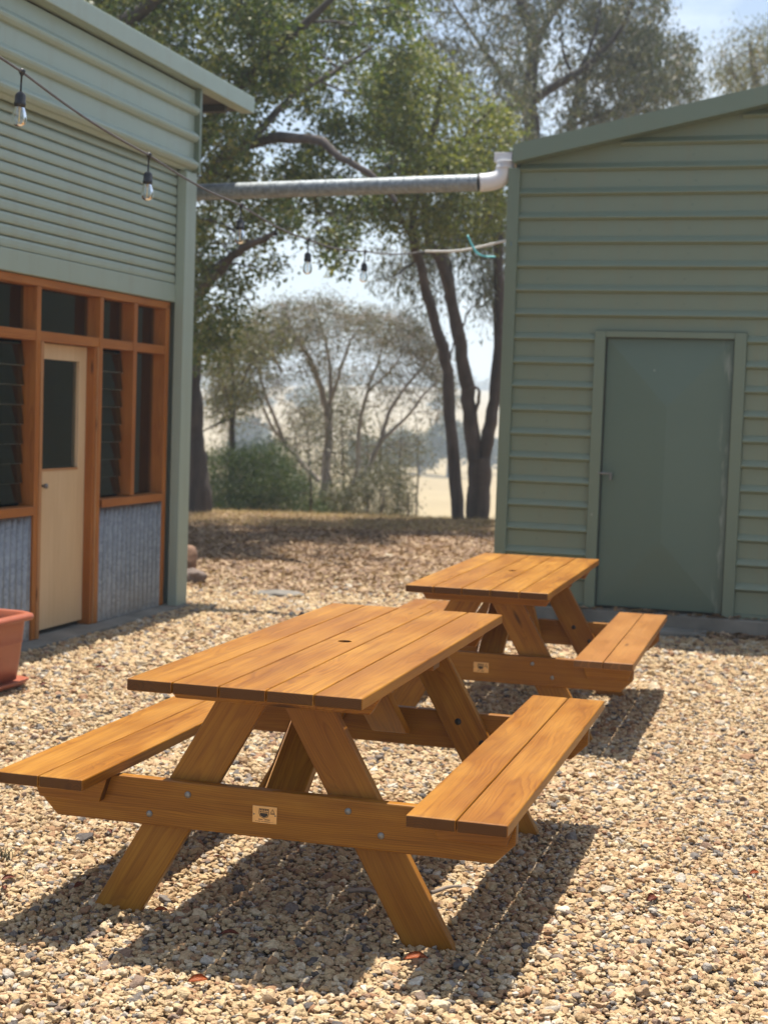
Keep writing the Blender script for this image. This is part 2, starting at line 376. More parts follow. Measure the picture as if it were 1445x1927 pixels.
# ---------------------------------------------------------------- terrain
def ground_z(x, y):
    x = np.asarray(x, float); y = np.asarray(y, float)
    z = -0.055*np.exp(-((x-0.9)**2+(y-8.5)**2)/5.0)
    crest = 22.6
    z = z + 0.0*y
    d = np.clip(y-crest, 0, None)
    drop = np.interp(d, [0, 2, 6, 20, 75, 240, 330, 520, 800, 1100, 1500], [0, -0.12, -0.9, -3.0, -6.4, -8.2, -7.5, 2.0, 12.5, 16.0, 14.0])
    und = np.clip((y-260)/400, 0, 1)*(2.6*np.sin(x*0.011+0.6)+1.4*np.sin(x*0.027+2.0))
    return z + drop + und
ys = np.concatenate([np.linspace(-12, 2, 8), np.linspace(2.5, 26, 95), np.geomspace(26.6, 1500, 70)])
us = np.linspace(-1, 1, 81)
uu = np.sign(us)*np.abs(us)**1.5
gx = uu[None, :]*(14+0.95*np.clip(ys, 0, None))[:, None]; gy = np.repeat(ys[:, None], len(us), 1)
gz = ground_z(gx, gy)
for i in range(gx.shape[0]):
    for j in range(gx.shape[1]):
        if ys[i] < 40: gz[i, j] += 0.02*mnoise.noise(Vector((gx[i, j]*0.9, gy[i, j]*0.9, 0)))-0.022
n1, n2 = gx.shape
ii = (np.arange(n1-1)[:, None]*n2+np.arange(n2-1)[None, :]).ravel()
gf = np.stack([ii, ii+1, ii+n2+1, ii+n2], 1)
def mat_ground():
    t = NT('ground'); c = t.coord()
    y = t.n('SeparateXYZ', ins={0: c}).outputs[1]
    edge = t.math('ADD', y, t.math('MULTIPLY', t.noise(c, 0.7, 5), 2.4))
    # gravel bed
    vv = t.n('TexVoronoi', ins={'Vector': c, 'Scale': 34.0}).outputs
    gv = t.n('SeparateColor', ins={0: vv['Color']}).outputs[0]
    grav = t.ramp(gv, [(0.0, (0.10, 0.075, 0.055)), (0.35, (0.32, 0.235, 0.135)), (0.7, (0.44, 0.34, 0.21)), (1.0, (0.24, 0.15, 0.10))])
    grav = t.mix(t.ramp(vv['Distance'], [(0.35, 0.0), (0.75, 0.75)]), grav, (0.10, 0.075, 0.05))
    # leaf litter
    l1 = t.noise(t.mapping(c, (1, 1, 1)), 22, 6, 0.75); l2 = t.noise(c, 1.6, 4)
    lit = t.ramp(l1, [(0.28, (0.14, 0.085, 0.052)), (0.48, (0.30, 0.185, 0.105)), (0.66, (0.44, 0.30, 0.175))])
    lit = t.mix(t.ramp(l2, [(0.45, 0.0), (0.7, 0.5)]), lit, (0.33, 0.155, 0.085))
    # dry grass beyond
    g1 = t.noise(c, 0.06, 6, 0.7); g2 = t.noise(c, 3.0, 5, 0.7)
    gr = t.ramp(t.math('ADD', t.math('MULTIPLY', g1, 0.6), t.math('MULTIPLY', g2, 0.4)), [(0.32, (0.23, 0.165, 0.08)), (0.5, (0.31, 0.235, 0.12)), (0.68, (0.37, 0.29, 0.16))])
    f1 = t.ramp(t.math('DIVIDE', edge, 40.0), [(14.7/40, 0.0), (16.4/40, 1.0)])
    f2 = t.ramp(t.math('DIVIDE', edge, 40.0), [(22.6/40, 0.0), (24.2/40, 1.0)])
    k = t.mix(f1, grav, lit); k = t.mix(f2, k, gr)
    return t.done(t.bsdf(k, 0.95, t.bump(t.math('ADD', l1, vv['Distance']), 0.6, 0.02)))
go = np_mesh('ground', np.stack([gx, gy, gz], -1).reshape(-1, 3), gf, mat_ground(), None, True); tag(go, kind='structure')

# blue ridges on the skyline
def ridge(y, base, amp, seed, x0, x1, thick, mat):
    xs = np.linspace(x0, x1, 90); v = []; 
    hz = [base+amp*(0.6*mnoise.noise(Vector((x*0.0016+seed, 0.3, seed)))+0.4*mnoise.noise(Vector((x*0.006, 1.3, seed)))) for x in xs]
    rows = [(-thick, -20), (-thick*0.5, 0.55), (0, 1.0), (thick*0.6, 0.6), (thick, -20)]
    for dy, k in rows:
        for x, h in zip(xs, hz): v.append((x, y+dy, h*k if k > 0 else k))
    n = len(xs); i = (np.arange(len(rows)-1)[:, None]*n+np.arange(n-1)[None, :]).ravel()
    o = np_mesh('hill', v, np.stack([i, i+1, i+n+1, i+n], 1), mat, None, True); tag(o, kind='structure'); return o
HILL = mat_simple('wooded_hill', (0.075, 0.085, 0.050), 0.95, 0.4, 0.05)
ridge(2150, 52, 22, 3.1, -1100, 1100, 260, HILL)
ridge(1750, 33, 14, 8.4, -900, 900, 200, HILL)

# smoky air
bm = bmesh.new(); add_box(bm, -2400, 2400, -30, 2500, -26, 85)
t = NT('haze_air'); pv = t.n('VolumePrincipled'); pv.inputs['Color'].default_value = (0.72, 0.85, 1.0, 1); pv.inputs['Density'].default_value = 0.0012; pv.inputs['Anisotropy'].default_value = 0.25
t.t.links.new(pv.outputs[0], t.out.inputs['Volume'])
hz = mesh_obj('haze', bm, t.m); tag(hz, kind='stuff')

# ---------------------------------------------------------------- gravel (one countless mass of pebbles)
def pebble_field():
    P = []
    y = 3.3
    while y < 17.2:
        s = 0.0154 if y < 6.2 else (0.0184 if y < 9 else 0.0245)
        hw = 0.262*y+0.75
        xs = np.arange(-hw, hw, s); m = len(xs)
        x = xs+rng.uniform(-.55, .55, m)*s; yy = y+rng.uniform(-.55, .55, m)*s
        P.append(np.stack([x, yy, np.full(m, s)], 1)); y += s*0.9
    P = np.concatenate(P)
    # keep off the buildings' slabs and thin out into the litter
    th = 0.2803; B = np.array([-1.5526, 12.0244]); d = P[:, :2]-B
    n = d@np.array([math.cos(th), -math.sin(th)]); s = -(d@np.array([math.sin(th), math.cos(th)]))
    keep = ~((n < 0.03) & (s > -0.1))
    u = d[:, 0]*0
    dr = P[:, :2]-np.array([0, 12.3076]); ty = 0.3102
    ur = dr@np.array([math.cos(ty), -math.sin(ty)]); nr = dr@np.array([-math.sin(ty), -math.cos(ty)])
    keep &= ~((nr < 0.16) & (ur > 0.86))
    fade = np.clip((P[:, 1]-12.5+rng.normal(0, .5, len(P)))/2.8, 0, 1)
    keep &= rng.random(len(P)) > fade*0.93
    P = P[keep]; m = len(P)
    ln = np.exp(rng.normal(math.log(1.0), 0.30, m))*P[:, 2]*1.13
    ln *= 1+0.45*(rng.random(m) < 0.05)
    asp = rng.uniform(0.62, 0.95, m); flat = rng.uniform(0.42, 0.74, m)
    sc = np.stack([ln*0.56, ln*0.56*asp, ln*0.56*flat], 1)
    rot = np.stack([rng.normal(0, .30, m), rng.normal(0, .30, m), rng.uniform(0, 6.283, m)], 1)
    low = np.array([mnoise.noise(Vector((a*1.9, b*1.9, 5.0))) for a, b in P[:, :2]])
    z = ground_z(P[:, 0], P[:, 1])+0.012*low-0.003+rng.normal(0, 0.0052, m)+sc[:, 2]*0.25
    z += np.where(P[:, 1] > 15, -0.006, 0)
    return np.stack([P[:, 0], P[:, 1], z], 1), sc, rot, rng.random(m)
pco, psc, prot, pcl = pebble_field()
def mat_pebble():
    t = NT('river_pebble')
    a = t.n('Attribute', attribute_type='INSTANCER', attribute_name='pcol').outputs['Fac']
    col = t.ramp(a, [(0.0, (0.097, 0.087, 0.083)), (0.05, (0.213, 0.185, 0.159)), (0.12, (0.338, 0.185, 0.098)), (0.22, (0.450, 0.296, 0.153)), (0.38, (0.533, 0.385, 0.207)),
                     (0.55, (0.596, 0.452, 0.257)), (0.70, (0.483, 0.330, 0.192)), (0.80, (0.618, 0.479, 0.290)), (0.90, (0.653, 0.546, 0.377)), (0.96, (0.371, 0.330, 0.284)), (1.0, (0.720, 0.657, 0.524))])
    c = t.coord()
    off = t.n('VectorMath', operation='ADD', ins={0: c, 1: t.n('CombineXYZ', ins={'X': t.math('MULTIPLY', a, 91.0)}).outputs[0]}).outputs[0]
    f = t.noise(off, 1.7, 5, 0.65)
    col = t.mix(t.ramp(f, [(0.36, 0.55), (0.62, 0.0)]), col, t.mix(1.0, col, (0.52, 0.42, 0.36), 'MULTIPLY'))
    return t.done(t.bsdf(col, 0.72, t.bump(f, 0.35, 0.2), Specular_IOR_Level=0.35))
PEB = mat_pebble()
gme = bpy.data.meshes.new('gravel'); gme.vertices.add(len(pco)); gme.vertices.foreach_set('co', pco.astype(np.float32).ravel())
for nm, tp, dat, key in (('psc', 'FLOAT_VECTOR', psc, 'vector'), ('prot', 'FLOAT_VECTOR', prot, 'vector'), ('pcol', 'FLOAT', pcl, 'value')):
    at_ = gme.attributes.new(nm, tp, 'POINT'); at_.data.foreach_set(key, dat.astype(np.float32).ravel())
gme.materials.append(PEB)
gravel = link(bpy.data.objects.new('gravel', gme)); tag(gravel, 'tan and cream river pebbles covering the yard', 'gravel', kind='stuff')
ng = bpy.data.node_groups.new('pebbles', 'GeometryNodeTree')
ng.interface.new_socket('Geometry', in_out='INPUT', socket_type='NodeSocketGeometry'); ng.interface.new_socket('Geometry', in_out='OUTPUT', socket_type='NodeSocketGeometry')
gi = ng.nodes.new('NodeGroupInput'); go_ = ng.nodes.new('NodeGroupOutput')
m2p = ng.nodes.new('GeometryNodeMeshToPoints'); iop = ng.nodes.new('GeometryNodeInstanceOnPoints'); g2i = ng.nodes.new('GeometryNodeGeometryToInstance')
L = ng.links.new
for k in range(9):
    ico = ng.nodes.new('GeometryNodeMeshIcoSphere'); ico.inputs['Radius'].default_value = 1.0; ico.inputs['Subdivisions'].default_value = 3
    pos = ng.nodes.new('GeometryNodeInputPosition')
    add = ng.nodes.new('ShaderNodeVectorMath'); add.operation = 'ADD'; add.inputs[1].default_value = (k*7.31, k*3.17, 1.7*k)
    no = ng.nodes.new('ShaderNodeTexNoise'); no.inputs['Scale'].default_value = 0.85; no.inputs['Detail'].default_value = 1.3; no.inputs['Roughness'].default_value = 0.45
    sub = ng.nodes.new('ShaderNodeVectorMath'); sub.operation = 'SUBTRACT'; sub.inputs[1].default_value = (0.5, 0.5, 0.5)
    scl = ng.nodes.new('ShaderNodeVectorMath'); scl.operation = 'SCALE'; scl.inputs['Scale'].default_value = 1.55
    sp_ = ng.nodes.new('GeometryNodeSetPosition'); sm_ = ng.nodes.new('GeometryNodeSetMaterial'); sm_.inputs['Material'].default_value = PEB
    ss_ = ng.nodes.new('GeometryNodeSetShadeSmooth')
    L(pos.outputs[0], add.inputs[0]); L(add.outputs[0], no.inputs['Vector']); L(no.outputs['Color'], sub.inputs[0]); L(sub.outputs[0], scl.inputs[0])
    L(ico.outputs[0], sp_.inputs['Geometry']); L(scl.outputs[0], sp_.inputs['Offset']); L(sp_.outputs[0], ss_.inputs['Geometry']); L(ss_.outputs[0], sm_.inputs['Geometry'])
    L(sm_.outputs[0], g2i.inputs[0])
def named(nm, tp):
    a = ng.nodes.new('GeometryNodeInputNamedAttribute'); a.data_type = tp; a.inputs['Name'].default_value = nm; return a.outputs[0]
L(gi.outputs[0], m2p.inputs[0]); L(m2p.outputs[0], iop.inputs['Points']); L(g2i.outputs[0], iop.inputs['Instance'])
iop.inputs['Pick Instance'].default_value = True
rv = ng.nodes.new('FunctionNodeRandomValue'); rv.data_type = 'INT'
for i_ in rv.inputs:
    if i_.type == 'INT' and i_.name == 'Min': i_.default_value = 0
    if i_.type == 'INT' and i_.name == 'Max': i_.default_value = 8
L([o for o in rv.outputs if o.type == 'INT'][0], iop.inputs['Instance Index'])
e2r = ng.nodes.new('FunctionNodeEulerToRotation'); L(named('prot', 'FLOAT_VECTOR'), e2r.inputs[0]); L(e2r.outputs[0], iop.inputs['Rotation'])
L(named('psc', 'FLOAT_VECTOR'), iop.inputs['Scale']); L(iop.outputs[0], go_.inputs[0])
mod = gravel.modifiers.new('pebbles', 'NODES'); mod.node_group = ng

# leaf litter and dry grass on the bank
def flakes(n, x0, x1, y0, y1, l, wd, mat, name, label, cat, zup=0.0, stand=False):
    y = rng.uniform(y0, y1, n); x = rng.uniform(x0, x1, n)*(y/y1)
    ln = l*np.exp(rng.normal(0, .35, n)); ww = wd*np.exp(rng.normal(0, .3, n))
    a = rng.uniform(0, 6.283, n); el = rng.normal(0, .35, n) if not stand else rng.uniform(0.5, 1.5, n)
    d = np.stack([np.cos(a)*np.cos(el), np.sin(a)*np.cos(el), np.sin(el)], 1)
    s = np.stack([-np.sin(a), np.cos(a), rng.normal(0, .5, n)], 1); s /= np.linalg.norm(s, axis=1)[:, None]
    c = np.stack([x, y, ground_z(x, y)+zup+rng.uniform(0, .012, n)], 1)
    if stand: c = c+d*ln[:, None]*0.5
    up = np.cross(d, s)
    v = np.stack([c-d*ln[:, None]/2, c+s*ww[:, None]/2+up*ww[:, None]*0.25, c+d*ln[:, None]/2, c-s*ww[:, None]/2+up*ww[:, None]*0.25], 1).reshape(-1, 3)
    f = np.arange(4*n).reshape(n, 4)
    o = np_mesh(name, v, f, mat); return tag(o, label, cat, kind='stuff')
LIT = mat_leaf('leaf_litter', [(0.085, 0.050, 0.034), (0.22, 0.130, 0.076), (0.37, 0.240, 0.142), (0.50, 0.370, 0.235)], 0.7, 0.1, 1.2)
DRYG = mat_leaf('dry_grass', [(0.26, 0.17, 0.08), (0.42, 0.30, 0.15), (0.56, 0.44, 0.24)], 0.7, 0.2, 1.0)
flakes(66000, -5.4, 4.6, 13.2, 23.8, 0.075, 0.026, LIT, 'leaf_litter', 'dry brown leaf litter strewn over the bank', 'leaf litter', 0.004)
flakes(30000, -5.6, 4.6, 20.2, 24.2, 0.055, 0.005, DRYG, 'dry_grass', 'short dry grass along the crest of the bank', 'grass', 0.0, True)

def wall_litter():
    n = 1500; u = rng.uniform(0.9, 5.2, n); d = 0.06+np.abs(rng.normal(0, 0.13, n))
    c_, s_ = math.cos(0.3102), math.sin(0.3102)
    x = u*c_-d*s_; y = 12.3076-u*s_-d*c_; z = np.where(d < 0.10, 0.130, 0.012+ground_z(x, y))
    a = rng.uniform(0, 6.283, n); el = rng.normal(0, .3, n); ln = 0.055*np.exp(rng.normal(0, .35, n)); wd = ln*rng.uniform(.25, .5, n)
    dd = np.stack([np.cos(a)*np.cos(el), np.sin(a)*np.cos(el), np.sin(el)], 1); sd = np.stack([-np.sin(a), np.cos(a), rng.normal(0, .4, n)], 1)
    c = np.stack([x, y, z+rng.uniform(0.002, .014, n)], 1); h = dd*ln[:, None]/2; w_ = sd*wd[:, None]/2; up = np.array([0, 0, 1.])*wd[:, None]*0.3
    v = np.stack([c-h, c+w_+up, c+h, c-w_+up], 1).reshape(-1, 3)
    tag(np_mesh('leaf_litter', v, np.arange(4*n).reshape(n, 4), LIT), 'dead leaves gathered along the foot of the green shed', 'leaf litter', kind='stuff')
wall_litter()

# ---------------------------------------------------------------- picnic tables
TL, TH, TT = 1.975, 0.7975, 0.036
N0 = -TL/2+0.2817
def board(name, x0, y0, z0, length, width, thick, parent, mat, axis='Y', bev=0.005, dz=0.0):
    """a plank with its grain along local X; laid along table Y or X"""
    bm = bmesh.new(); add_box(bm, -length/2, length/2, -width/2, width/2, -thick/2, thick/2, bev=bev, seg=3)
    o = mesh_obj(name, bm, mat, parent, smooth=False, loc=(x0, y0, z0), rot=(0, 0, math.pi/2 if axis == 'Y' else 0))
    return o
def cut_hole(o, lx, ly, r, depth=0.2):
    bm = bmesh.new(); add_lathe(bm, [(r, -depth/2), (r, depth/2)], 32, lx, ly); bmesh.ops.recalc_face_normals(bm, faces=bm.faces[:])
    cm = bpy.data.meshes.new('cut'); bm.to_mesh(cm); bm.free(); co = bpy.data.objects.new('cut', cm); COL.objects.link(co)
    cpar = o.parent; mw = o.matrix_basis.copy(); o.parent = None; o.matrix_basis = Matrix(); 
    md = o.modifiers.new('b', 'BOOLEAN'); md.object = co; md.operation = 'DIFFERENCE'; md.solver = 'EXACT'
    bpy.context.view_layer.update(); dg = bpy.context.evaluated_depsgraph_get()
    nm = bpy.data.meshes.new_from_object(o.evaluated_get(dg)); o.modifiers.clear(); old = o.data; o.data = nm; nm.name = old.name
    o.parent = cpar; o.matrix_basis = mw
    bpy.data.objects.remove(co); bpy.data.meshes.remove(cm)
def make_table(name, loc, rz, label, wood_seat, wood_top):
    T = empty(name, loc, rz, label, 'picnic table', 'stained pine picnic tables on the gravel')
    pw = 0.1405; step = 0.144
    for i in range(5):
        p = board('top_plank', -0.36+step*(i+.5), 0, TH-TT/2, TL, pw, TT, T, wood_top)
        if i == 2: cut_hole(p, 0.0, 0.0, 0.0245)
    for s in (-1, 1):
        for k in range(2):
            board('seat_plank', s*(0.4916+0.1463*(k+.5)), 0, 0.4825-TT/2, TL, 0.1428, TT, T, wood_seat if s > 0 else wood_top)
    zt = TH-TT
    for s in (-1, 1):                                    # the two trestles
        yl = s*(-N0)                                      # leg outer face
        def yy(a): return s*(-N0+a)                       # a outward
        # legs
        for sx in (-1, 1):
            bm = bmesh.new()
            Lc = 0.93; sl = (0.593-0.195)/0.691
            ang = math.atan(1/sl)                         # from horizontal
            # leg in its own frame: grain along X
            x_b, x_t = 0.5115, 0.5115-sl*zt
            # skewed parallelogram bottom/top cut level
            ln = math.hypot(x_t-x_b, zt); hw = 0.163/2*math.sin(ang); sk = hw/math.tan(ang)
            pts = [(-ln/2+sk, -hw), (ln/2+sk, -hw), (ln/2-sk, hw), (-ln/2-sk, hw)]
            a = [bm.verts.new((p[0], p[1], -0.0175)) for p in pts]; b = [bm.verts.new((p[0], p[1], 0.0175)) for p in pts]
            fs = [bm.faces.new(a[::-1]), bm.faces.new(b)]+[bm.faces.new((a[i], a[(i+1) % 4], b[(i+1) % 4], b[i])) for i in range(4)]
            bmesh.ops.bevel(bm, geom=list({e for f in fs for e in f.edges}), offset=0.004, segments=2, profile=.5, affect='EDGES')
            bmesh.ops.recalc_face_normals(bm, faces=bm.faces[:])
            o = mesh_obj('leg', bm, WOOD, T)
            # local X -> up along the leg ; local Y -> outward/level ; local Z -> table y
            ex = Vector((sx*(x_t-x_b), 0, zt)).normalized(); ez = Vector((0, 1, 0)) if sx > 0 else Vector((0, -1, 0))
            ey = ez.cross(ex)
            if ey.x*sx < 0: ez = -ez; ey = ez.cross(ex)
            mw = Matrix((ex, ey, ez)).transposed().to_4x4(); mw.translation = Vector((sx*(x_b+x_t)/2, yy(-0.0175), zt/2))
            o.matrix_basis = mw
        # seat bearer with cut-off lower corners
        bm = bmesh.new()
        add_prism(bm, [(-0.70, 0.297), (0.70, 0.297), (0.762, 0.36), (0.762, 0.4425), (-0.762, 0.4425), (-0.762, 0.36)], -0.018, 0.018, bev=0.004)
        bmesh.ops.translate(bm, verts=bm.verts[:], vec=(0, 0, -0.37))
        mesh_obj('seat_bearer', bm, WOOD, T, loc=(0, yy(0.0185), 0.37))
        # top cleat
        bm = bmesh.new(); add_prism(bm, [(-0.31, -0.03), (0.31, -0.03), (0.345, 0.03), (-0.345, 0.03)], -0.018, 0.018, bev=0.004)
        mesh_obj('top_cleat', bm, WOOD, T, loc=(0, yy(0.0185), zt-0.0305))
        # seat cleats in front of the bearer
        for sx in (-1, 1):
            bm = bmesh.new(); add_prism(bm, [(-0.105, -0.043), (0.10, -0.043), (0.128, 0.042), (-0.135, 0.042)], -0.018, 0.018, bev=0.004)
            mesh_obj('seat_cleat', bm, WOOD, T, loc=(sx*0.640, yy(0.0555), 0.4825-TT-0.0435))
        # brace from the bearer up to the middle of the top
        bm = bmesh.new(); y0, z0, y1, z1 = N0+0.03, 0.345, -0.06, zt
        ln = math.hypot(y1-y0, z1-z0); add_prism(bm, [(-ln/2, 0.0), (-ln/2+0.05, -0.0175), (ln/2, -0.0175), (ln/2, 0.0175), (-ln/2, 0.0175)], -0.07, 0.07, bev=0.004)
        o = mesh_obj('brace', bm, WOOD, T)
        ex = Vector((0, (y1-y0)*(-s) if s > 0 else (y1-y0), z1-z0)).normalized()
        ez = Vector((0, -ex.z, ex.y)) if ex.y > 0 else Vector((0, ex.z, -ex.y)); ey = ez.cross(ex)
        mw = Matrix((ex, ey, ez)).transposed().to_4x4(); mw.translation = Vector((0, (y0+y1)/2*(1 if s < 0 else -1), (z0+z1)/2)); o.matrix_basis = mw
        # coach bolts and the nuts behind
        for bx, bz in ((-0.26, 0.405), (-0.386, 0.333), (0.254, 0.407), (0.358, 0.344)):
            bm = bmesh.new(); add_lathe(bm, [(0.0105, 0), (0.0105, 0.002), (0.008, 0.0048), (0.0045, 0.0062), (0.0001, 0.0066)], 16)
            mesh_obj('bolt', bm, ZINC, T, True, loc=(bx, yy(0.0365), bz), rot=(math.pi/2 if s < 0 else -math.pi/2, 0, 0))
        for bx, bz in ((-0.262, 0.412), (0.262, 0.412), (0.36, 0.335), (-0.36, 0.335)):
            bm = bmesh.new(); add_lathe(bm, [(0.013, 0), (0.013, 0.0015), (0.006, 0.0022), (0.006, 0.006), (0.0001, 0.0062)], 16)
            mesh_obj('nut', bm, HOLE, T, True, loc=(bx, yy(-0.0350), bz), rot=(-math.pi/2 if s < 0 else math.pi/2, 0, 0))
    board('centre_batten', 0, 0.0, zt-0.0185, 0.66, 0.09, 0.036, T, WOOD, axis='X')
    # maker's plate
    P = boxobj('name_plate', (-0.039, 0.039, -0.0012, 0.0012, -0.026, 0.026), BRASS, T, bev=0.001, loc=(-0.008, N0-0.0382, 0.369))
    yf = -0.0016
    bm = bmesh.new()
    sh = [(-0.016, 0.019), (0.016, 0.019), (0.0165, 0.004), (0.013, -0.006), (0.0, -0.0115), (-0.013, -0.006), (-0.0165, 0.004)]
    inn = [(x*0.88, z*0.88+0.0006) for x, z in sh]
    vo = [bm.verts.new((x-0.002, yf, z)) for x, z in sh]; vi = [bm.verts.new((x-0.002, yf, z)) for x, z in inn]
    for i in range(7): bm.faces.new((vo[i], vo[(i+1) % 7], vi[(i+1) % 7], vi[i]))
    def fq(x0, x1, z0, z1): bm.faces.new([bm.verts.new(p) for p in ((x0-0.002, yf, z0), (x1-0.002, yf, z0), (x1-0.002, yf, z1), (x0-0.002, yf, z1))])
    for (x0, x1, z0, z1) in ((-0.013, -0.009, 0.0125, 0.017), (-0.0075, -0.0035, 0.0125, 0.017), (-0.002, 0.002, 0.0125, 0.017), (0.0035, 0.0075, 0.0125, 0.017), (0.009, 0.013, 0.0125, 0.017),
                             (-0.0125, -0.008, 0.0072, 0.0106), (-0.0068, -0.003, 0.0072, 0.0106), (-0.0018, 0.002, 0.0072, 0.0106), (0.0032, 0.007, 0.0072, 0.0106), (0.0082, 0.0125, 0.0072, 0.0106)):
        fq(x0, x1, z0, z1)
    bm.faces.new([bm.verts.new((x-0.002, yf, z)) for x, z in ((-0.0125, 0.0055), (0.0125, 0.0055), (0.0115, -0.003), (0.0, -0.0085), (-0.0115, -0.003))])
    e = mesh_obj('emblem', bm, INK, P)
    bm = bmesh.new()
    def tri(pts): 
        bm.faces.new([bm.verts.new((x, yf, z)) for x, z in pts])
    A, Bp, Cc = (0.0175, 0.007), (0.0335, 0.007), (0.0255, 0.0205); ai, bi, ci = (0.0202, 0.0087), (0.0308, 0.0087), (0.0255, 0.0172)
    for a, b, c, d in ((A, Bp, bi, ai), (Bp, Cc, ci, bi), (Cc, A, ai, ci)): tri((a, b, c, d))
    tri(((0.0249, 0.0105), (0.0261, 0.0105), (0.0261, 0.0142), (0.0249, 0.0142))); tri(((0.0175, 0.0035), (0.0335, 0.0035), (0.0335, 0.0056), (0.0175, 0.0056)))
    mesh_obj('warning_mark', bm, INK, P)
    bm = bmesh.new(); rr = random.Random(3)
    for z, hh, x0, x1, cw in ((-0.0160, 0.0030, -0.019, 0.016, 0.0021), (-0.0215, 0.0022, -0.028, 0.025, 0.0015)):
        x = x0
        while x < x1:
            if rr.random() > 0.16: bm.faces.new([bm.verts.new(p) for p in ((x, yf, z), (x+cw, yf, z), (x+cw, yf, z+hh), (x, yf, z+hh))])
            x += cw*1.35
    mesh_obj('lettering', bm, INK, P)
    for sx in (-0.034, 0.034):
        bm = bmesh.new(); add_lathe(bm, [(0.0028, 0), (0.0022, 0.0012), (0.0001, 0.0014)], 10)
        mesh_obj('screw', bm, STEEL, P, True, loc=(sx, -0.0012, 0), rot=(math.pi/2, 0, 0))
    return T
make_table('picnic_table', (-0.1208, 5.271, -0.006), -0.2733, 'nearer golden pine picnic table with clean benches, in the foreground', WOOD, WOOD)
make_table('picnic_table', (0.7209, 8.4513, -0.063), -0.2620, 'farther pine picnic table with water stained bench, before the green shed door', WOOD_WORN, WOOD)

# ---------------------------------------------------------------- profiled steel sheet
def profile_bm(prof, x0, x1, thick=0.012):
    """prof = [(offset_outward, z)...] swept along x, closed behind so that it has body"""
    bm = bmesh.new()
    a = [bm.verts.new((x0, p[0], p[1])) for p in prof]; b = [bm.verts.new((x1, p[0], p[1])) for p in prof]
    for i in range(len(prof)-1): bm.faces.new((a[i], b[i], b[i+1], a[i+1]))
    mn = min(p[0] for p in prof)-thick
    c = [bm.verts.new((x0, mn, prof[0][1])), bm.verts.new((x1, mn, prof[0][1])), bm.verts.new((x1, mn, prof[-1][1])), bm.verts.new((x0, mn, prof[-1][1]))]
    bm.faces.new((c[0], c[1], b[0], a[0])); bm.faces.new((c[3], a[-1], b[-1], c[2])); bm.faces.new((c[0], c[3], c[2], c[1]))
    bm.faces.new([a[i] for i in range(len(a))]+[c[3], c[0]]); bm.faces.new(([b[i] for i in range(len(b))]+[c[2], c[1]])[::-1])
    bmesh.ops.recalc_face_normals(bm, faces=bm.faces[:])
    return bm

# ---------------------------------------------------------------- left building : local x = along wall towards camera (s), y = outward, z up
th = 0.2803
LB = empty('workshop_building', (-1.5526, 12.0244, 0), math.atan2(-math.cos(th), -math.sin(th)),
           'pale green steel workshop with timber framed windows and a plywood door', 'building')
SE = 7.5
# upper cladding with broad rolled ribs
prof = [(-0.006, 3.385)]
for zc in (3.448, 3.655, 3.862):
    prof += [(-0.006, zc-0.040), (0.016, zc-0.036), (0.034, zc-0.018), (0.040, zc), (0.034, zc+0.013), (0.010, zc+0.034), (-0.006, zc+0.046)]
prof[0] = (-0.030, 3.385); prof += [(-0.006, 4.015)]
mesh_obj('upper_cladding', profile_bm(prof, 0.02, SE), GREEN_L, LB)
# slatted curtain below it
prof = []
z = 2.519
while z < 3.40:
    prof += [(-0.108, z), (-0.084, z+0.002), (-0.079, z+0.007), (-0.0765, z+0.024), (-0.0775, z+0.050), (-0.083, z+0.064), (-0.108, z+0.066)]; z += 0.0745
mesh_obj('slatted_curtain', profile_bm(prof, 0.16, SE), GREEN_L, LB)
bm = bmesh.new(); add_box(bm, 0.15, SE, -0.13, -0.075, 2.378, 2.517, bev=0.006); mesh_obj('bottom_rail', bm, GREEN_L, LB)
# roof with deep fascia and overhang
bm = bmesh.new(); add_box(bm, -0.985, SE+0.6, -0.02, 0.095, 4.030, 4.162, bev=0.006); mesh_obj('fascia', bm, GREEN_L, LB)
bm = bmesh.new()
# corrugated roof sheet rising gently to the back
n = 120; xs = np.linspace(-0.96, SE+0.55, n*2+1)
va = []
for yv, zv in ((-0.02, 4.150), (-5.6, 4.62)):
    va.append([bm.verts.new((x, yv, zv+(0.018 if i % 4 < 2 else 0.0))) for i, x in enumerate(xs)])
vb = [[bm.verts.new((x, v_[0].co.y, v_[0].co.z-0.05)) for x in (xs[0], xs[-1])] for v_ in va]
for i in range(len(xs)-1): bm.faces.new((va[0][i], va[0][i+1], va[1][i+1], va[1][i]))
bm.faces.new((vb[0][0], vb[1][0], vb[1][1], vb[0][1]))
mesh_obj('roof', bm, GREEN_T, LB)
bm = bmesh.new(); add_box(bm, -0.93, SE, -5.4, -0.022, 4.040, 4.058); mesh_obj('eave_lining', bm, SOFFIT, LB)
bm = bmesh.new(); add_box(bm, -0.70, -0.64, -5.4, -0.03, 3.985, 4.036, bev=.004); mesh_obj('eave_purlin', bm, SOFFIT, LB)
# corner post and edge flashing
bm = bmesh.new(); add_box(bm, -0.045, 0.155, -0.078, 0.0, 0.02, 3.384, bev=0.005); mesh_obj('corner_post', bm, GREEN_L, LB)
bm = bmesh.new(); add_box(bm, -0.022, 0.017, -0.075, 0.038, 3.386, 4.026, bev=0.003); mesh_obj('edge_flashing', bm, GREEN_T, LB)
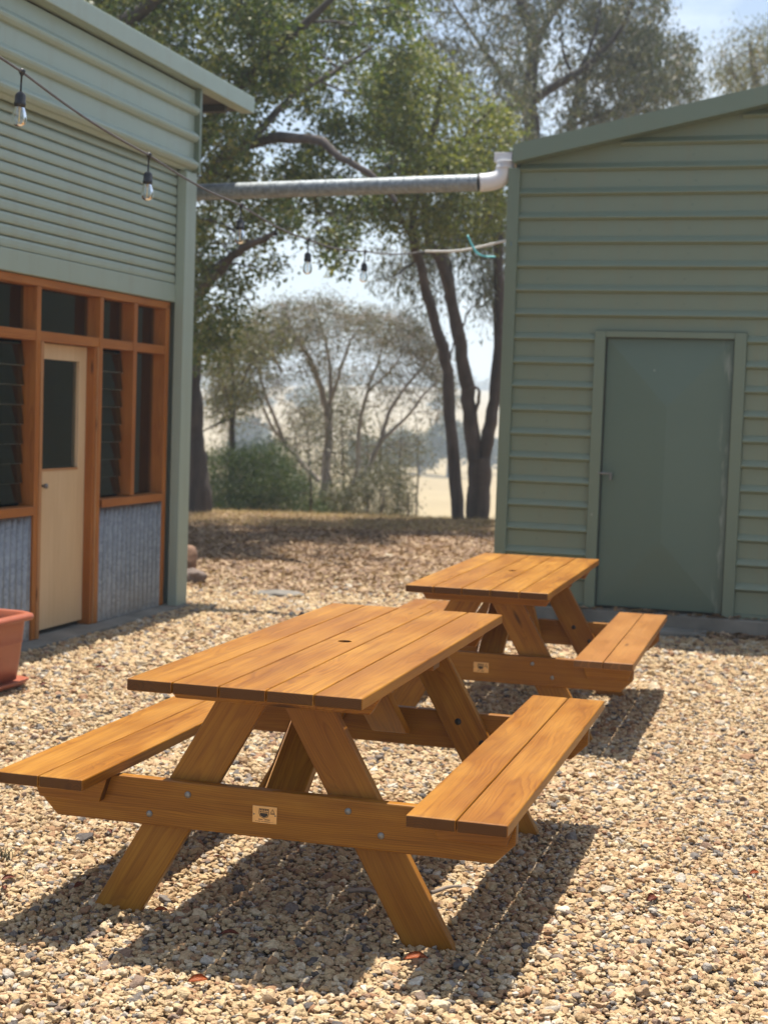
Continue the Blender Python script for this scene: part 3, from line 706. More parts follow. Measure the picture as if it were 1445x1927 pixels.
# end and back walls
prof = [(0.0, 0.02)]
k = 0.1
while k < 3.95: prof += [(0.0, k), (0.028, k+0.02), (0.028, k+0.045), (0.0, k+0.065)]; k += 0.19
prof += [(0.0, 4.02)]
bm = profile_bm(prof, -5.4, -0.085)
o = mesh_obj('end_wall', bm, GREEN_L, LB)
for v in o.data.vertices: v.co = (-v.co.y+0.02, v.co.x, v.co.z)
bm = bmesh.new(); add_box(bm, 0.06, SE, -5.45, -5.40, 0.02, 4.55); add_box(bm, SE-0.05, SE, -5.398, -0.2, 0.02, 4.02); mesh_obj('back_wall', bm, GREEN_L, LB)
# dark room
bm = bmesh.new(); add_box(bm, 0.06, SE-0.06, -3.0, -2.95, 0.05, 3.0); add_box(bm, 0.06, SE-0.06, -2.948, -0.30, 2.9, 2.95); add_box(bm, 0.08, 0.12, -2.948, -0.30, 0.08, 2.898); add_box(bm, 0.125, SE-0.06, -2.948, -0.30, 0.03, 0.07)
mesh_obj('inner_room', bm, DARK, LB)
bm = bmesh.new(); add_box(bm, 0.157, 0.179, -0.205, -0.150, 0.03, 2.376); mesh_obj('return_strip', bm, GALV, LB)
# slab
bm = bmesh.new(); add_box(bm, -0.02, SE, -5.4, 0.045, -0.12, 0.022, bev=0.01); mesh_obj('slab', bm, CONC, LB)
# timber window wall
YF = -0.10; YD = -0.21
FR = []
def fbox(x0, x1, z0, z1, y1=YF, y0=YD, m=FRAMEW, nm='window_frame'):
    lx, lz = x1-x0, z1-z0
    bm = bmesh.new()
    if lx >= lz: add_box(bm, -lx/2, lx/2, -(y1-y0)/2, (y1-y0)/2, -lz/2, lz/2, bev=0.003); o = mesh_obj(nm, bm, m, LB, loc=((x0+x1)/2, (y0+y1)/2, (z0+z1)/2))
    else:
        add_box(bm, -lz/2, lz/2, -(y1-y0)/2, (y1-y0)/2, -lx/2, lx/2, bev=0.003); o = mesh_obj(nm, bm, m, LB, loc=((x0+x1)/2, (y0+y1)/2, (z0+z1)/2), rot=(0, -math.pi/2, 0))
    return o
SR = 4.4
fbox(0.18, SR, 2.322, 2.374, nm='head_rail'); 
for a, b in ((0.252, 0.747), (0.811, 1.300), (1.356, 2.186), (2.244, 3.25), (3.31, SR)): fbox(a, b, 1.972, 2.037, y1=YF-0.003, nm='transom')
for a, b, zb in ((0.182, 0.250, 0.03), (0.749, 0.809, 0.905), (2.188, 2.242, 0.024), (3.252, 3.308, 0.905)): fbox(a, b, zb, 2.320, nm='mullion')
fbox(1.302, 1.354, 0.024, 2.320, nm='mullion')
for a, b in ((0.252, 1.300), (2.244, SR)):
    fbox(a, b, 0.845, 0.902, y1=YF+0.015, nm='window_sill')
fbox(1.3555, 1.405, 0.024, 1.970, y1=YF-0.012, m=FRAMEW, nm='door_jamb'); fbox(1.3560, 1.372, 0.026, 1.9695, y1=YF-0.002, y0=YF-0.0115, m=FRAMEP, nm='door_trim')
fbox(2.150, 2.1865, 0.024, 1.970, y1=YF+0.006, y0=YF-0.07, m=FRAMEP, nm='door_trim')
# glazing
panes = [(0.252, 0.747, 2.039, 2.320), (0.811, 1.300, 2.039, 2.320), (1.356, 2.186, 2.039, 2.320), (2.244, 3.25, 2.039, 2.320), (3.31, SR, 2.039, 2.320),
         (0.252, 0.747, 0.904, 1.970), (0.811, 1.300, 0.904, 1.970), (2.244, 3.25, 0.904, 1.970), (3.31, SR, 0.904, 1.970)]
for i, (a, b, z0, z1) in enumerate(panes):
    if i in (6, 7, 8):                                    # louvre windows: blades in clips, no fixed pane
        bm = bmesh.new(); add_box(bm, b-0.022, b, -0.205, -0.165, z0, z1, bev=.002)
        w_ = mesh_obj('louvre_frame', bm, FRAMEW, LB); k = z0+0.02; q = 0
        while k < z1-0.05:
            bm = bmesh.new(); add_box(bm, a+0.026, b-0.026, -0.0042, 0.0042, 0.0, 0.142)
            o = mesh_obj('louvre_blade', bm, LOUVRE, w_, loc=(0, -0.172, k), rot=(R(9), 0, 0)); o.data.materials.append(LEDGE)
            for f_ in o.data.polygons:
                if abs(f_.normal.z) > 0.9: f_.material_index = 1
            k += 0.1265
    else:
        bm = bmesh.new(); add_box(bm, a, b, -0.205, -0.200, z0, z1); w_ = mesh_obj('window_pane', bm, PANE, LB)
# plywood door with a glazed upper half, set back in its frame
DY = -0.17
D = mesh_obj('door', (lambda bm: (add_box(bm, 1.407, 1.512, DY-0.04, DY, 0.055, 1.966, bev=.002), add_box(bm, 2.07, 2.148, DY-0.04, DY, 0.055, 1.966, bev=.002),
     add_box(bm, 1.5125, 2.0695, DY-0.04, DY, 1.862, 1.966, bev=.002), add_box(bm, 1.5125, 2.0695, DY-0.04, DY, 0.055, 1.118, bev=.002), bm)[-1])(bmesh.new()), PLY, LB)
for v in D.data.vertices: v.co = (v.co.z, v.co.y, -v.co.x)      # grain upright: door built with local X up
D.rotation_euler = (0, -math.pi/2, 0)
# rotate (x,y,z)->(-z,y,x): local X becomes up
bm = bmesh.new(); add_box(bm, 1.514, 2.068, DY-0.030, DY-0.025, 1.120, 1.860); g_ = mesh_obj('door_glass', bm, PANE, LB)
bm = bmesh.new(); add_box(bm, 1.514, 2.068, DY-0.012, DY+0.003, 1.1185, 1.134, bev=.002); mesh_obj('glazing_bead', bm, FRAMEP, LB)
bm = bmesh.new(); add_lathe(bm, [(0.009, 0), (0.009, 0.018), (0.016, 0.026), (0.018, 0.036), (0.014, 0.044), (0.0001, 0.047)], 20)
mesh_obj('door_knob', bm, STEEL, LB, True, loc=(2.02, DY+0.001, 1.022), rot=(-math.pi/2, 0, 0))
# corrugated iron skirts
def corrugated(x0, x1, z0, z1, y, nm='iron_skirt'):
    n = int((x1-x0)/0.0095); xs = np.linspace(x0, x1, n); bm = bmesh.new()
    yy = y+0.009*np.sin(xs*2*math.pi/0.076)
    a = [bm.verts.new((x, v, z0)) for x, v in zip(xs, yy)]; b = [bm.verts.new((x, v, z1)) for x, v in zip(xs, yy)]
    for i in range(n-1): bm.faces.new((a[i+1], a[i], b[i], b[i+1]))
    a2 = [bm.verts.new((x, v-0.003, z0)) for x, v in zip(xs, yy)]; b2 = [bm.verts.new((x, v-0.003, z1)) for x, v in zip(xs, yy)]
    for i in range(n-1): bm.faces.new((a2[i], a2[i+1], b2[i+1], b2[i])); bm.faces.new((b[i+1], b[i], b2[i], b2[i+1]))
    return mesh_obj(nm, bm, GALV, LB, True)
corrugated(0.252, 1.300, 0.024, 0.843, YF-0.012); corrugated(2.246, SE-.02, 0.024, 0.843, YF-0.012)
bm = bmesh.new(); add_box(bm, SR+0.002, SE-.02, -0.16, -0.11, 0.845, 2.376); mesh_obj('blank_panel', bm, GREEN_L, LB)

# ---------------------------------------------------------------- right building : local x = along front wall, -y = outward
t2 = 0.3102
RB = empty('green_shed', (0, 12.3076, 0), -t2, 'green ribbed steel shed with a wide steel door under a sloping verge', 'building')
X0, X1, XR = 0.985, 9.2, 5.1
SL = math.tan(R(11.7))
def eave(x): return 3.56+SL*(min(x, 2*XR-x)-1.0)
def ribbed(x0, x1, z0, ztop, name, rows, mat=GREEN_R):
    """ribbed sheet; ztop may be a function of x"""
    bm = bmesh.new(); prof = [(0.0, z0)]
    for zc in rows:
        if zc-0.05 < z0: continue
        prof += [(0.0, zc-0.034), (0.020, zc-0.026), (0.027, zc-0.012), (0.027, zc-0.002), (0.020, zc+0.012), (0.0, zc+0.036)]
    return prof
rows = [3.498-0.1847*k for k in range(19)][::-1]
rows_hi = [3.498+0.1847*k for k in range(1, 5)]
def sheet(name, x0, x1, rws, z0, z1):
    prof = [(0.0, z0)]
    for zc in rws:
        if zc-0.036 > z0+0.002 and zc+0.038 < z1: prof += [(0.0, zc-0.030), (0.034, zc-0.016), (0.041, zc-0.010), (0.041, zc-0.006), (0.034, zc+0.003), (0.006, zc+0.034), (0.0, zc+0.036)]
    prof.append((0.0, z1))
    bm = profile_bm([(-p, z) for p, z in prof], x0, x1, 0.0)
    bm.free()
    bm = bmesh.new()
    a = [bm.verts.new((x0, -p, z)) for p, z in prof]; b = [bm.verts.new((x1, -p, z)) for p, z in prof]
    for i in range(len(prof)-1): bm.faces.new((a[i], b[i], b[i+1], a[i+1]))
    c = [bm.verts.new((x0, 0.02, z0)), bm.verts.new((x1, 0.02, z0)), bm.verts.new((x1, 0.02, z1)), bm.verts.new((x0, 0.02, z1))]
    bm.faces.new(c[::-1]); bm.faces.new((a[-1], b[-1], c[2], c[3])); bm.faces.new((c[0], c[1], b[0], a[0]))
    bmesh.ops.recalc_face_normals(bm, faces=bm.faces[:])
    return mesh_obj(name, bm, GREEN_R, RB)
FX0, FX1 = 1.655, 2.790
sheet('front_cladding', X0+0.03, FX0-0.002, rows, 0.16, 2.268)
sheet('front_cladding', FX1+0.002, X1, [r+0.0 for r in rows], 0.16, 2.268)
sheet('front_cladding', X0+0.03, X1, rows, 2.2682, 3.55)
# gable infill above eaves level
for k, zc in enumerate([3.55]+[3.55+0.1847*j for j in range(1, 6)]):
    xa = (zc+0.02-3.56)/SL+1.0; xb = 2*XR-xa
    if xb-xa < 0.3: break
    z1 = min(zc+0.1847, eave(XR))
    bm = bmesh.new(); xa2 = (z1-3.56)/SL+1.0
    p = [(max(xa-0.15, X0+0.03), zc+0.0002), (min(xb+0.15, X1), zc+0.0002), (2*XR-xa2, z1), (xa2, z1)]
    vs = [bm.verts.new((x, 0.0, z)) for x, z in p]; bm.faces.new(vs)
    vs2 = [bm.verts.new((x, 0.02, z)) for x, z in p]; bm.faces.new(vs2[::-1])
    for i in range(4): bm.faces.new((vs[i], vs2[i], vs2[(i+1) % 4], vs[(i+1) % 4]))
    zr = zc+0.1335
    if zr < z1-0.02:
        xr0 = (zr+0.04-3.56)/SL+1.0; xr1 = 2*XR-xr0
        pr = [(0.0, zr-0.030), (0.034, zr-0.016), (0.041, zr-0.010), (0.041, zr-0.006), (0.034, zr+0.003), (0.0, zr+0.036)]
        a = [bm.verts.new((xr0, -q-0.0015, z)) for q, z in pr]; b = [bm.verts.new((xr1, -q-0.0015, z)) for q, z in pr]
        for i in range(5): bm.faces.new((a[i], b[i], b[i+1], a[i+1]))
    bmesh.ops.recalc_face_normals(bm, faces=bm.faces[:])
    mesh_obj('gable_panel', bm, GREEN_R, RB)
bm = bmesh.new()
for zc in [3.498-0.1847*k+0.09 for k in range(18)]:
    for xs_ in (1.28, 1.93, 2.33, 3.02, 3.9, 4.8, 5.8, 6.8):
        if 1.64 < xs_ < 2.80 and zc < 2.3: continue
        jx, jz = random.uniform(-.03, .03), random.uniform(-.012, .012)
        m4 = Matrix.Translation((xs_+jx, -0.0005, zc+jz)) @ Matrix.Rotation(math.pi/2, 4, 'X')
        bmesh.ops.create_cone(bm, cap_ends=True, segments=8, radius1=0.006, radius2=0.005, depth=0.007, matrix=m4)
tag(mesh_obj('screw_heads', bm, GREEN_X, RB), kind='stuff')
# corner flashing
bm = bmesh.new(); add_box(bm, 0.930, 1.022, -0.046, 0.06, 0.14, 3.50, bev=0.004); mesh_obj('corner_flashing', bm, GREEN_T, RB)
# verge (barge) flashing and roof
YV = -0.16
bm = bmesh.new()
for sgn in (0, 1):
    xa, xb = (0.985, XR) if sgn == 0 else (XR, 2*XR-0.985)
    za, zb = (3.525, 3.525+SL*(XR-0.985)) if sgn == 0 else (3.525+SL*(XR-0.985), 3.525)
    h = 0.135
    f = [(xa, za), (xb, zb), (xb, zb+h), (xa, za+h)]
    A = [bm.verts.new((x, YV, z)) for x, z in f]; B_ = [bm.verts.new((x, YV+0.02, z)) for x, z in f]
    bm.faces.new(A); bm.faces.new(B_[::-1])
    for i in range(4): bm.faces.new((A[i], B_[i], B_[(i+1) % 4], A[(i+1) % 4]))
    # top cap and soffit return
    for zo, dd in ((h-0.004, 0.16), (0.004, 0.155)):
        q = [bm.verts.new(p) for p in ((xa, YV+0.0205, za+zo), (xb, YV+0.0205, zb+zo), (xb, YV+dd, zb+zo), (xa, YV+dd, za+zo))]
        q2 = [bm.verts.new((v.co.x, v.co.y, v.co.z-0.003)) for v in q]
        bm.faces.new(q); bm.faces.new(q2[::-1])
        for i in range(4): bm.faces.new((q[i], q2[i], q2[(i+1) % 4], q[(i+1) % 4]))
bmesh.ops.recalc_face_normals(bm, faces=bm.faces[:]); mesh_obj('verge_flashing', bm, GREEN_T, RB)
bm = bmesh.new()
for sgn in (0, 1):
    xa, xb = (0.86, XR) if sgn == 0 else (2*XR-0.86, XR)
    ya = np.linspace(0.0, 8.0, 161)
    ra = [bm.verts.new((xa, y, 3.525+SL*(-0.125)+0.10+(0.02 if i % 4 < 2 else 0))) for i, y in enumerate(ya)]
    rb = [bm.verts.new((xb, y, 3.525+SL*(XR-0.985)+0.10+(0.02 if i % 4 < 2 else 0))) for i, y in enumerate(ya)]
    for i in range(160): bm.faces.new((ra[i], rb[i], rb[i+1], ra[i+1]))
mesh_obj('roof', bm, GREEN_T, RB)
bm = bmesh.new(); add_box(bm, 0.965, 0.985, 0.0601, 8.0, 0.10, 3.58); add_box(bm, X1-0.02, X1, 0.03, 8.0, 0.10, 3.58); add_box(bm, 0.986, X1-0.021, 7.97, 8.0, 0.10, 3.6); mesh_obj('side_wall', bm, GREEN_R, RB)
# gutter along the eave
bm = bmesh.new(); add_box(bm, 0.80, 0.945, 0.0, 8.0, 3.555, 3.63, bev=.004); mesh_obj('gutter', bm, PVC, RB)
bm = bmesh.new(); add_box(bm, 0.946, 0.983, -0.02, 0.0595, 3.56, 3.62); mesh_obj('gutter_gap', bm, SOFFIT, RB)
# slab
bm = bmesh.new(); add_box(bm, 0.95, X1, -0.10, 7.9, -0.2, 0.128, bev=.012); mesh_obj('slab', bm, CONC, RB)
bm = bmesh.new(); add_box(bm, 1.50, 2.62, -0.32, -0.102, -0.2, 0.035, bev=.02); mesh_obj('door_step', bm, CONC, RB)
# bottom flashing
bm = bmesh.new(); add_box(bm, X0+0.04, FX0-0.003, -0.034, -0.002, 0.1285, 0.159, bev=.003); add_box(bm, FX1+0.003, X1, -0.034, -0.002, 0.1285, 0.159, bev=.003); mesh_obj('base_flashing', bm, GREEN_T, RB)
# door frame
bm = bmesh.new(); add_box(bm, FX0, 1.738, -0.044, 0.02, 0.130, 2.262, bev=.004); add_box(bm, 2.703, FX1, -0.044, 0.02, 0.130, 2.262, bev=.004); add_box(bm, 1.7385, 2.7025, -0.042, 0.02, 2.214, 2.262, bev=.003)
mesh_obj('door_frame', bm, GREEN_T, RB)
# cross-folded steel door leaf
bm = bmesh.new(); a, b, z0, z1 = 1.7455, 2.6965, 0.152, 2.208; zm = (z0+z1)/2; xm = (a+b)/2; yb = 0.012
def P3(x, z, y): return bm.verts.new((x, y, z))
m_ = 0.042
c = [P3(a, z0, yb), P3(b, z0, yb), P3(b, zm, yb), P3(b, z1, yb), P3(a, z1, yb), P3(a, zm, yb)]
k0 = P3(xm, (z0+zm)/2, yb-m_); k1 = P3(xm, (zm+z1)/2, yb-m_)
for q in ((c[0], c[1], k0), (c[1], c[2], k0), (c[2], k1, k0), (c[5], c[0], k0), (c[5], k0, k1), (c[2], c[3], k1), (c[3], c[4], k1), (c[4], c[5], k1)): bm.faces.new(q)
d_ = [P3(a, z0, 0.02), P3(b, z0, 0.02), P3(b, z1, 0.02), P3(a, z1, 0.02)]
bm.faces.new((d_[3], d_[2], d_[1], d_[0])); bm.faces.new((c[0], d_[0], d_[1], c[1])); bm.faces.new((c[1], d_[1], d_[2], c[3], c[2])); bm.faces.new((c[3], d_[2], d_[3], c[4])); bm.faces.new((c[4], d_[3], d_[0], c[0], c[5]))
bmesh.ops.recalc_face_normals(bm, faces=bm.faces[:])
SD = mesh_obj('door', bm, GREEN_D, RB)
bm = bmesh.new(); add_box(bm, 1.74, 1.7452, -0.01, 0.03, 0.15, 2.21); add_box(bm, 2.697, 2.7015, -0.01, 0.03, 0.15, 2.21); add_box(bm, 1.746, 2.696, -0.01, 0.03, 2.2085, 2.2135); mesh_obj('door_gap', bm, HOLE, RB)
bm = bmesh.new(); add_box(bm, 1.725, 1.835, -0.056, -0.044, 1.168, 1.182, bev=.003); add_box(bm, 1.815, 1.832, -0.060, -0.018, 1.125, 1.167, bev=.003)
add_box(bm, 1.752, 1.768, -0.0435, -0.018, 1.166, 1.184, bev=.002)
mesh_obj('door_latch', bm, STEEL, SD)

# ---------------------------------------------------------------- stormwater pipe across the gap
def rbp(x, y, z):
    c_, s_ = math.cos(-t2), math.sin(-t2); return np.array([x*c_-y*s_, 12.3076+x*s_+y*c_, z])
pR = at(914, 343.2, 12.06); pL = at(369, 362, 12.62)
PI_ = empty('stormwater_pipe', (float(pR[0]), float(pR[1]), float(pR[2])), 0, 'galvanised spiral pipe with white elbow spanning between the two buildings', 'pipe')
def rel(pts): return np.asarray(pts)-np.array(PI_.location)
dirp = (pL-pR)/np.linalg.norm(pL-pR)
pts = [pR+dirp*0.06+(pL-pR)*q for q in np.linspace(0, 1.35, 240)]
rad = [0.067+0.0022*(1 if i % 9 == 0 else 0) for i in range(240)]
# spiral lock seam as geometry
v, f = tube_arrays(rel(pts), 0.066, 24)
tt, aa, bb = frames(pts); Ls = np.linspace(0, np.linalg.norm(pL-pR)*1.35, 900)
ph = Ls/0.105*2*math.pi
sp3 = np.array([rel([pR+dirp*0.06])[0]+dirp*l+0.066*(math.cos(p)*aa[0]+math.sin(p)*bb[0]) for l, p in zip(Ls, ph)])
v2, f2 = tube_arrays(sp3, 0.0042, 5)
o = np_mesh('spiral_pipe', *merge([(v, f), (v2, f2)]), GALVP, PI_, True)
g = rbp(0.885, 0.07, 3.56)
el_ = smooth_line([at(902, 344, 12.06), at(920, 342.4, 12.06), at(936, 338, 12.06), at(946, 329, 12.06), at(950.5, 317, 12.06), at(951.5, 303, 12.06)], 30); g = el_[-1]
tube_obj('elbow', rel(el_), 0.070, PVC, PI_, 20)
ring = [np.array([g[0]-0.002, g[1], g[2]-0.065+dz]) for dz in (0, 0.012, 0.024)]
tube_obj('clip_band', rel(ring), 0.075, PVC, PI_, 20)
pe = pts[-1]; tube_obj('down_pipe', rel(smooth_line([pe, pe+np.array([-0.1, 0.02, -0.06]), pe+np.array([-0.13, 0.02, -0.2]), np.array([pe[0]-0.13, pe[1]+0.02, 0.05])], 20)), 0.066, GALVP, PI_, 16)

# ---------------------------------------------------------------- festoon string lights
J = [np.array(p) for p in ((-1.7182, 7.10, 3.083), (-1.3394, 8.42, 2.937), (-0.9632, 9.74, 2.857), (-0.6075, 11.06, 2.800), (-0.2219, 12.38, 2.865))]
start = np.array([-2.15, 5.6, 3.32]); ropeend = np.asarray(at(800, 473, 12.30)); wallpt = np.asarray(at(957, 452, 12.02))
SLt = empty('string_lights', tuple(start), 0, 'black festoon string of clear filament bulbs hung between the buildings', 'string lights')
rs = lambda p: np.asarray(p)-start
line = []
ks = [start]+J+[ropeend]
for a, b in zip(ks, ks[1:]):
    for q in np.linspace(0, 1, 14, endpoint=False): line.append(a+(b-a)*q+np.array([0, 0, -0.022*math.sin(math.pi*q)]))
line.append(ropeend)
tube_obj('cable', rs(line), 0.0062, CORD, SLt, 8)
# anchor lead back to the workshop wall
anch = np.array([-1.5526, 12.0244, 0])+np.array([-math.sin(th), -math.cos(th), 0])*6.3+np.array([math.cos(th), -math.sin(th), 0])*0.05
anch[2] = 3.45
tube_obj('cable_lead', rs(smooth_line([start, start*0.5+anch*0.5+np.array([0, 0, -0.03]), anch], 14)), 0.0062, CORD, SLt, 8)
for i, p in enumerate(J):
    tilt = [(0.03, 0.05), (-0.05, 0.02), (-0.10, 0.0), (0.05, 0.0), (0.0, 0.03)][i]
    S = None
    bm = bmesh.new()
    # moulded T junction, drop cord, socket : profile goes down
    add_lathe(bm, [(0.004, -0.052), (0.005, -0.02), (0.013, -0.006), (0.017, 0.004), (0.012, 0.013), (0.004, 0.016)], 14)
    add_lathe(bm, [(0.0048, -0.098), (0.0048, -0.05)], 10)
    add_lathe(bm, [(0.0255, -0.156), (0.0275, -0.140), (0.0255, -0.138), (0.0245, -0.106), (0.018, -0.096), (0.006, -0.088)], 18)
    S = mesh_obj('bulb_socket', bm, BLACKP, SLt, True, loc=tuple(rs(p)), rot=(tilt[0], tilt[1], 0))
    bm = bmesh.new()
    outer = [(0.020, -0.150), (0.0225, -0.162), (0.030, -0.182), (0.0345, -0.202), (0.0335, -0.220), (0.027, -0.236), (0.014, -0.245), (0.0001, -0.2475)]
    add_lathe(bm, outer, 22); add_lathe(bm, [(max(r-0.0012, 0.0001), z+(0.001 if k > 3 else 0)) for k, (r, z) in enumerate(outer)], 22)
    mesh_obj('bulb', bm, BULBG, S, True)
    bm = bmesh.new(); add_lathe(bm, [(0.0030, -0.224), (0.0030, -0.170)], 8); add_lathe(bm, [(0.007, -0.167), (0.005, -0.154)], 8); add_box(bm, -0.014, 0.014, -0.0007, 0.0007, -0.1685, -0.1672)
    mesh_obj('filament', bm, FIL, S)
RP = empty('white_rope', tuple(wallpt), 0, 'white rope tying the bulb string to the shed corner', 'rope')
rp_ = lambda p: np.asarray(p)-wallpt
tube_obj('cord', rp_(smooth_line([ropeend, ropeend*0.55+wallpt*0.45+np.array([0, 0, -0.03]), wallpt+np.array([0, -0.02, 0])], 24)), 0.0105, ROPE, RP, 8)
def ribbon(name, pts, wd, mat, label, cat):
    pts = np.asarray(smooth_line(pts, 22)); base = pts[0]; pts = pts-base; t_, a_, b_ = frames(pts)
    bm = bmesh.new(); rows_ = []
    for p, q in zip(pts, b_):
        q = np.array([q[0]*.4, q[1], q[2]]); q /= np.linalg.norm(q)+1e-9
        rows_.append([bm.verts.new(p+q*wd/2), bm.verts.new(p-q*wd/2), bm.verts.new(p-q*wd/2+np.array([0.003, 0.003, 0])), bm.verts.new(p+q*wd/2+np.array([0.003, 0.003, 0]))])
    for a, b in zip(rows_, rows_[1:]):
        for i in range(4): bm.faces.new((a[i], a[(i+1) % 4], b[(i+1) % 4], b[i]))
    bm.faces.new(rows_[0][::-1]); bm.faces.new(rows_[-1]); bmesh.ops.recalc_face_normals(bm, faces=bm.faces[:])
    return tag(mesh_obj(name, bm, mat, None, True, loc=tuple(base)), label, cat)
ribbon('tape_streamer', [at(879, 443, 12.1), at(888, 462, 12.1), at(897, 476, 12.08), at(912, 482, 12.08), at(932, 483, 12.06)], 0.017, TURQ, 'turquoise tape streamer drooping from the white rope', 'tape')
ribbon('cloth_tie', [at(955, 424, 12.0), at(962, 434, 11.99), at(957, 446, 12.0), at(962, 456, 11.98), at(956, 466, 12.0)], 0.045, BLUE, 'blue cloth tie knotted at the shed corner', 'cloth')

# ---------------------------------------------------------------- planter
def rrect(a, b, r, z, n=7):
    out = []
    for cx, cy, s in ((a-r, b-r, 0), (-a+r, b-r, 1), (-a+r, -b+r, 2), (a-r, -b+r, 3)):
        for k in range(n): q = (s+k/(n-1))*math.pi/2; out.append((cx+r*math.cos(q), cy+r*math.sin(q), z))
    return out
def loft(bm, loops, close0=True, close1=True):
    L_ = [[bm.verts.new(p) for p in l] for l in loops]
    for a, b in zip(L_, L_[1:]):
        for i in range(len(a)): bm.faces.new((a[i], a[(i+1) % len(a)], b[(i+1) % len(a)], b[i]))
    if close0: bm.faces.new(L_[0][::-1])
    if close1: bm.faces.new(L_[-1])
pcx = atg(46, 1285, 0.02)
PL = empty('planter', (pcx[0]-0.46*0.24-0.02, pcx[1]-0.40, 0.012), math.atan2(math.cos(0.25), -math.sin(0.25)) if False else R(72), 'terracotta plastic trough planter on a saucer beside the workshop wall', 'planter')
PL.location = (pcx[0]-0.235, pcx[1]-0.22, 0.012)
bm = bmesh.new()
loft(bm, [rrect(0.30, 0.125, 0.07, 0.03), rrect(0.315, 0.135, 0.075, 0.12), rrect(0.327, 0.146, 0.08, 0.235), rrect(0.330, 0.149, 0.08, 0.238), rrect(0.328, 0.147, 0.08, 0.244), rrect(0.338, 0.157, 0.085, 0.36),
          rrect(0.372, 0.190, 0.10, 0.362), rrect(0.380, 0.198, 0.105, 0.372), rrect(0.374, 0.192, 0.10, 0.392), rrect(0.345, 0.164, 0.09, 0.402), rrect(0.332, 0.150, 0.085, 0.394), rrect(0.322, 0.141, 0.08, 0.33)], True, False)
bmesh.ops.recalc_face_normals(bm, faces=bm.faces[:])
mesh_obj('pot', bm, TERRA, PL, True)
bm = bmesh.new(); loft(bm, [rrect(0.318, 0.137, 0.08, 0.338), rrect(0.1, 0.06, 0.05, 0.352)]); mesh_obj('soil', bm, SOIL, PL, True)
bm = bmesh.new(); loft(bm, [rrect(0.33, 0.155, 0.08, -0.002), rrect(0.36, 0.185, 0.10, 0.03), rrect(0.352, 0.178, 0.10, 0.033), rrect(0.325, 0.15, 0.08, 0.010)]); bmesh.ops.recalc_face_normals(bm, faces=bm.faces[:]); mesh_obj('saucer', bm, TERRA, PL, True)
bm = bmesh.new(); bmesh.ops.create_icosphere(bm, subdivisions=3, radius=1)
for v in bm.verts:
    v.co *= 1+0.25*mnoise.noise(v.co*1.5); v.co.x *= 0.10; v.co.y *= 0.07; v.co.z *= 0.045
tag(mesh_obj('seed_pod', bm, FOAMY, None, True, loc=(PL.location.x-0.045, PL.location.y+0.10, 0.388)), 'pale green lump lying on the soil in the planter', 'pod')

# ---------------------------------------------------------------- small things on the ground
def rock(name, loc, sx, sy, sz, mat, label, seed, cat='rock'):
    bm = bmesh.new(); bmesh.ops.create_icosphere(bm, subdivisions=4, radius=1)
    for v in bm.verts:
        d = v.co.copy(); v.co *= 1+0.35*mnoise.noise(d*1.1+Vector((seed, 0, 0)))+0.08*mnoise.noise(d*4+Vector((0, seed, 0))); v.co.x *= sx; v.co.y *= sy; v.co.z *= sz
    return tag(mesh_obj(name, bm, mat, None, True, loc=loc), label, cat)
p = atg(364, 1072, 0.06); rock('rock', (p[0]-0.13, p[1]+0.3, 0.12), 0.12, 0.12, 0.16, ROCKM, 'tan sandstone rock standing behind the workshop corner post', 1.3)
p = atg(370, 1086, 0.06); rock('rock', (p[0]-0.05, p[1], 0.06), 0.13, 0.10, 0.075, ROCKG, 'dark rounded rock in front of the tan rock', 4.1)
p = atg(524, 1113, 0.03); rock('rock', (p[0], p[1], 0.018), 0.20, 0.16, 0.022, STONE, 'pale flat stone lying alone on the gravel', 7.7)
def dry_leaf(loc, rz, tilt, s, mat, label, name='dry_leaf'):
    bm = bmesh.new(); n = 9; rows_ = []
    for i in range(n):
        u = i/(n-1); wd = 0.22*math.sin(math.pi*min(1, u*0.96+0.03))**0.8; curl = 0.16*math.sin(u*2.6)
        rows_.append([bm.verts.new((u-0.5, -wd, curl+0.10*wd*3)), bm.verts.new((u-0.5, 0, curl)), bm.verts.new((u-0.5, wd, curl+0.10*wd*4))])
    for a, b in zip(rows_, rows_[1:]):
        bm.faces.new((a[0], b[0], b[1], a[1])); bm.faces.new((a[1], b[1], b[2], a[2]))
    bmesh.ops.solidify(bm, geom=bm.faces[:], thickness=0.012)
    o = mesh_obj(name, bm, mat, None, True, loc=loc, rot=(tilt, 0.1, rz)); o.scale = (s, s, s)
    return tag(o, label, 'leaf', 'fallen leaves on the gravel')
def gp(u, v, lift=0.012):
    q = atg(u, v, 0.0); z = float(ground_z(q[0], q[1])); q = atg(u, v, z+lift); return tuple(q)
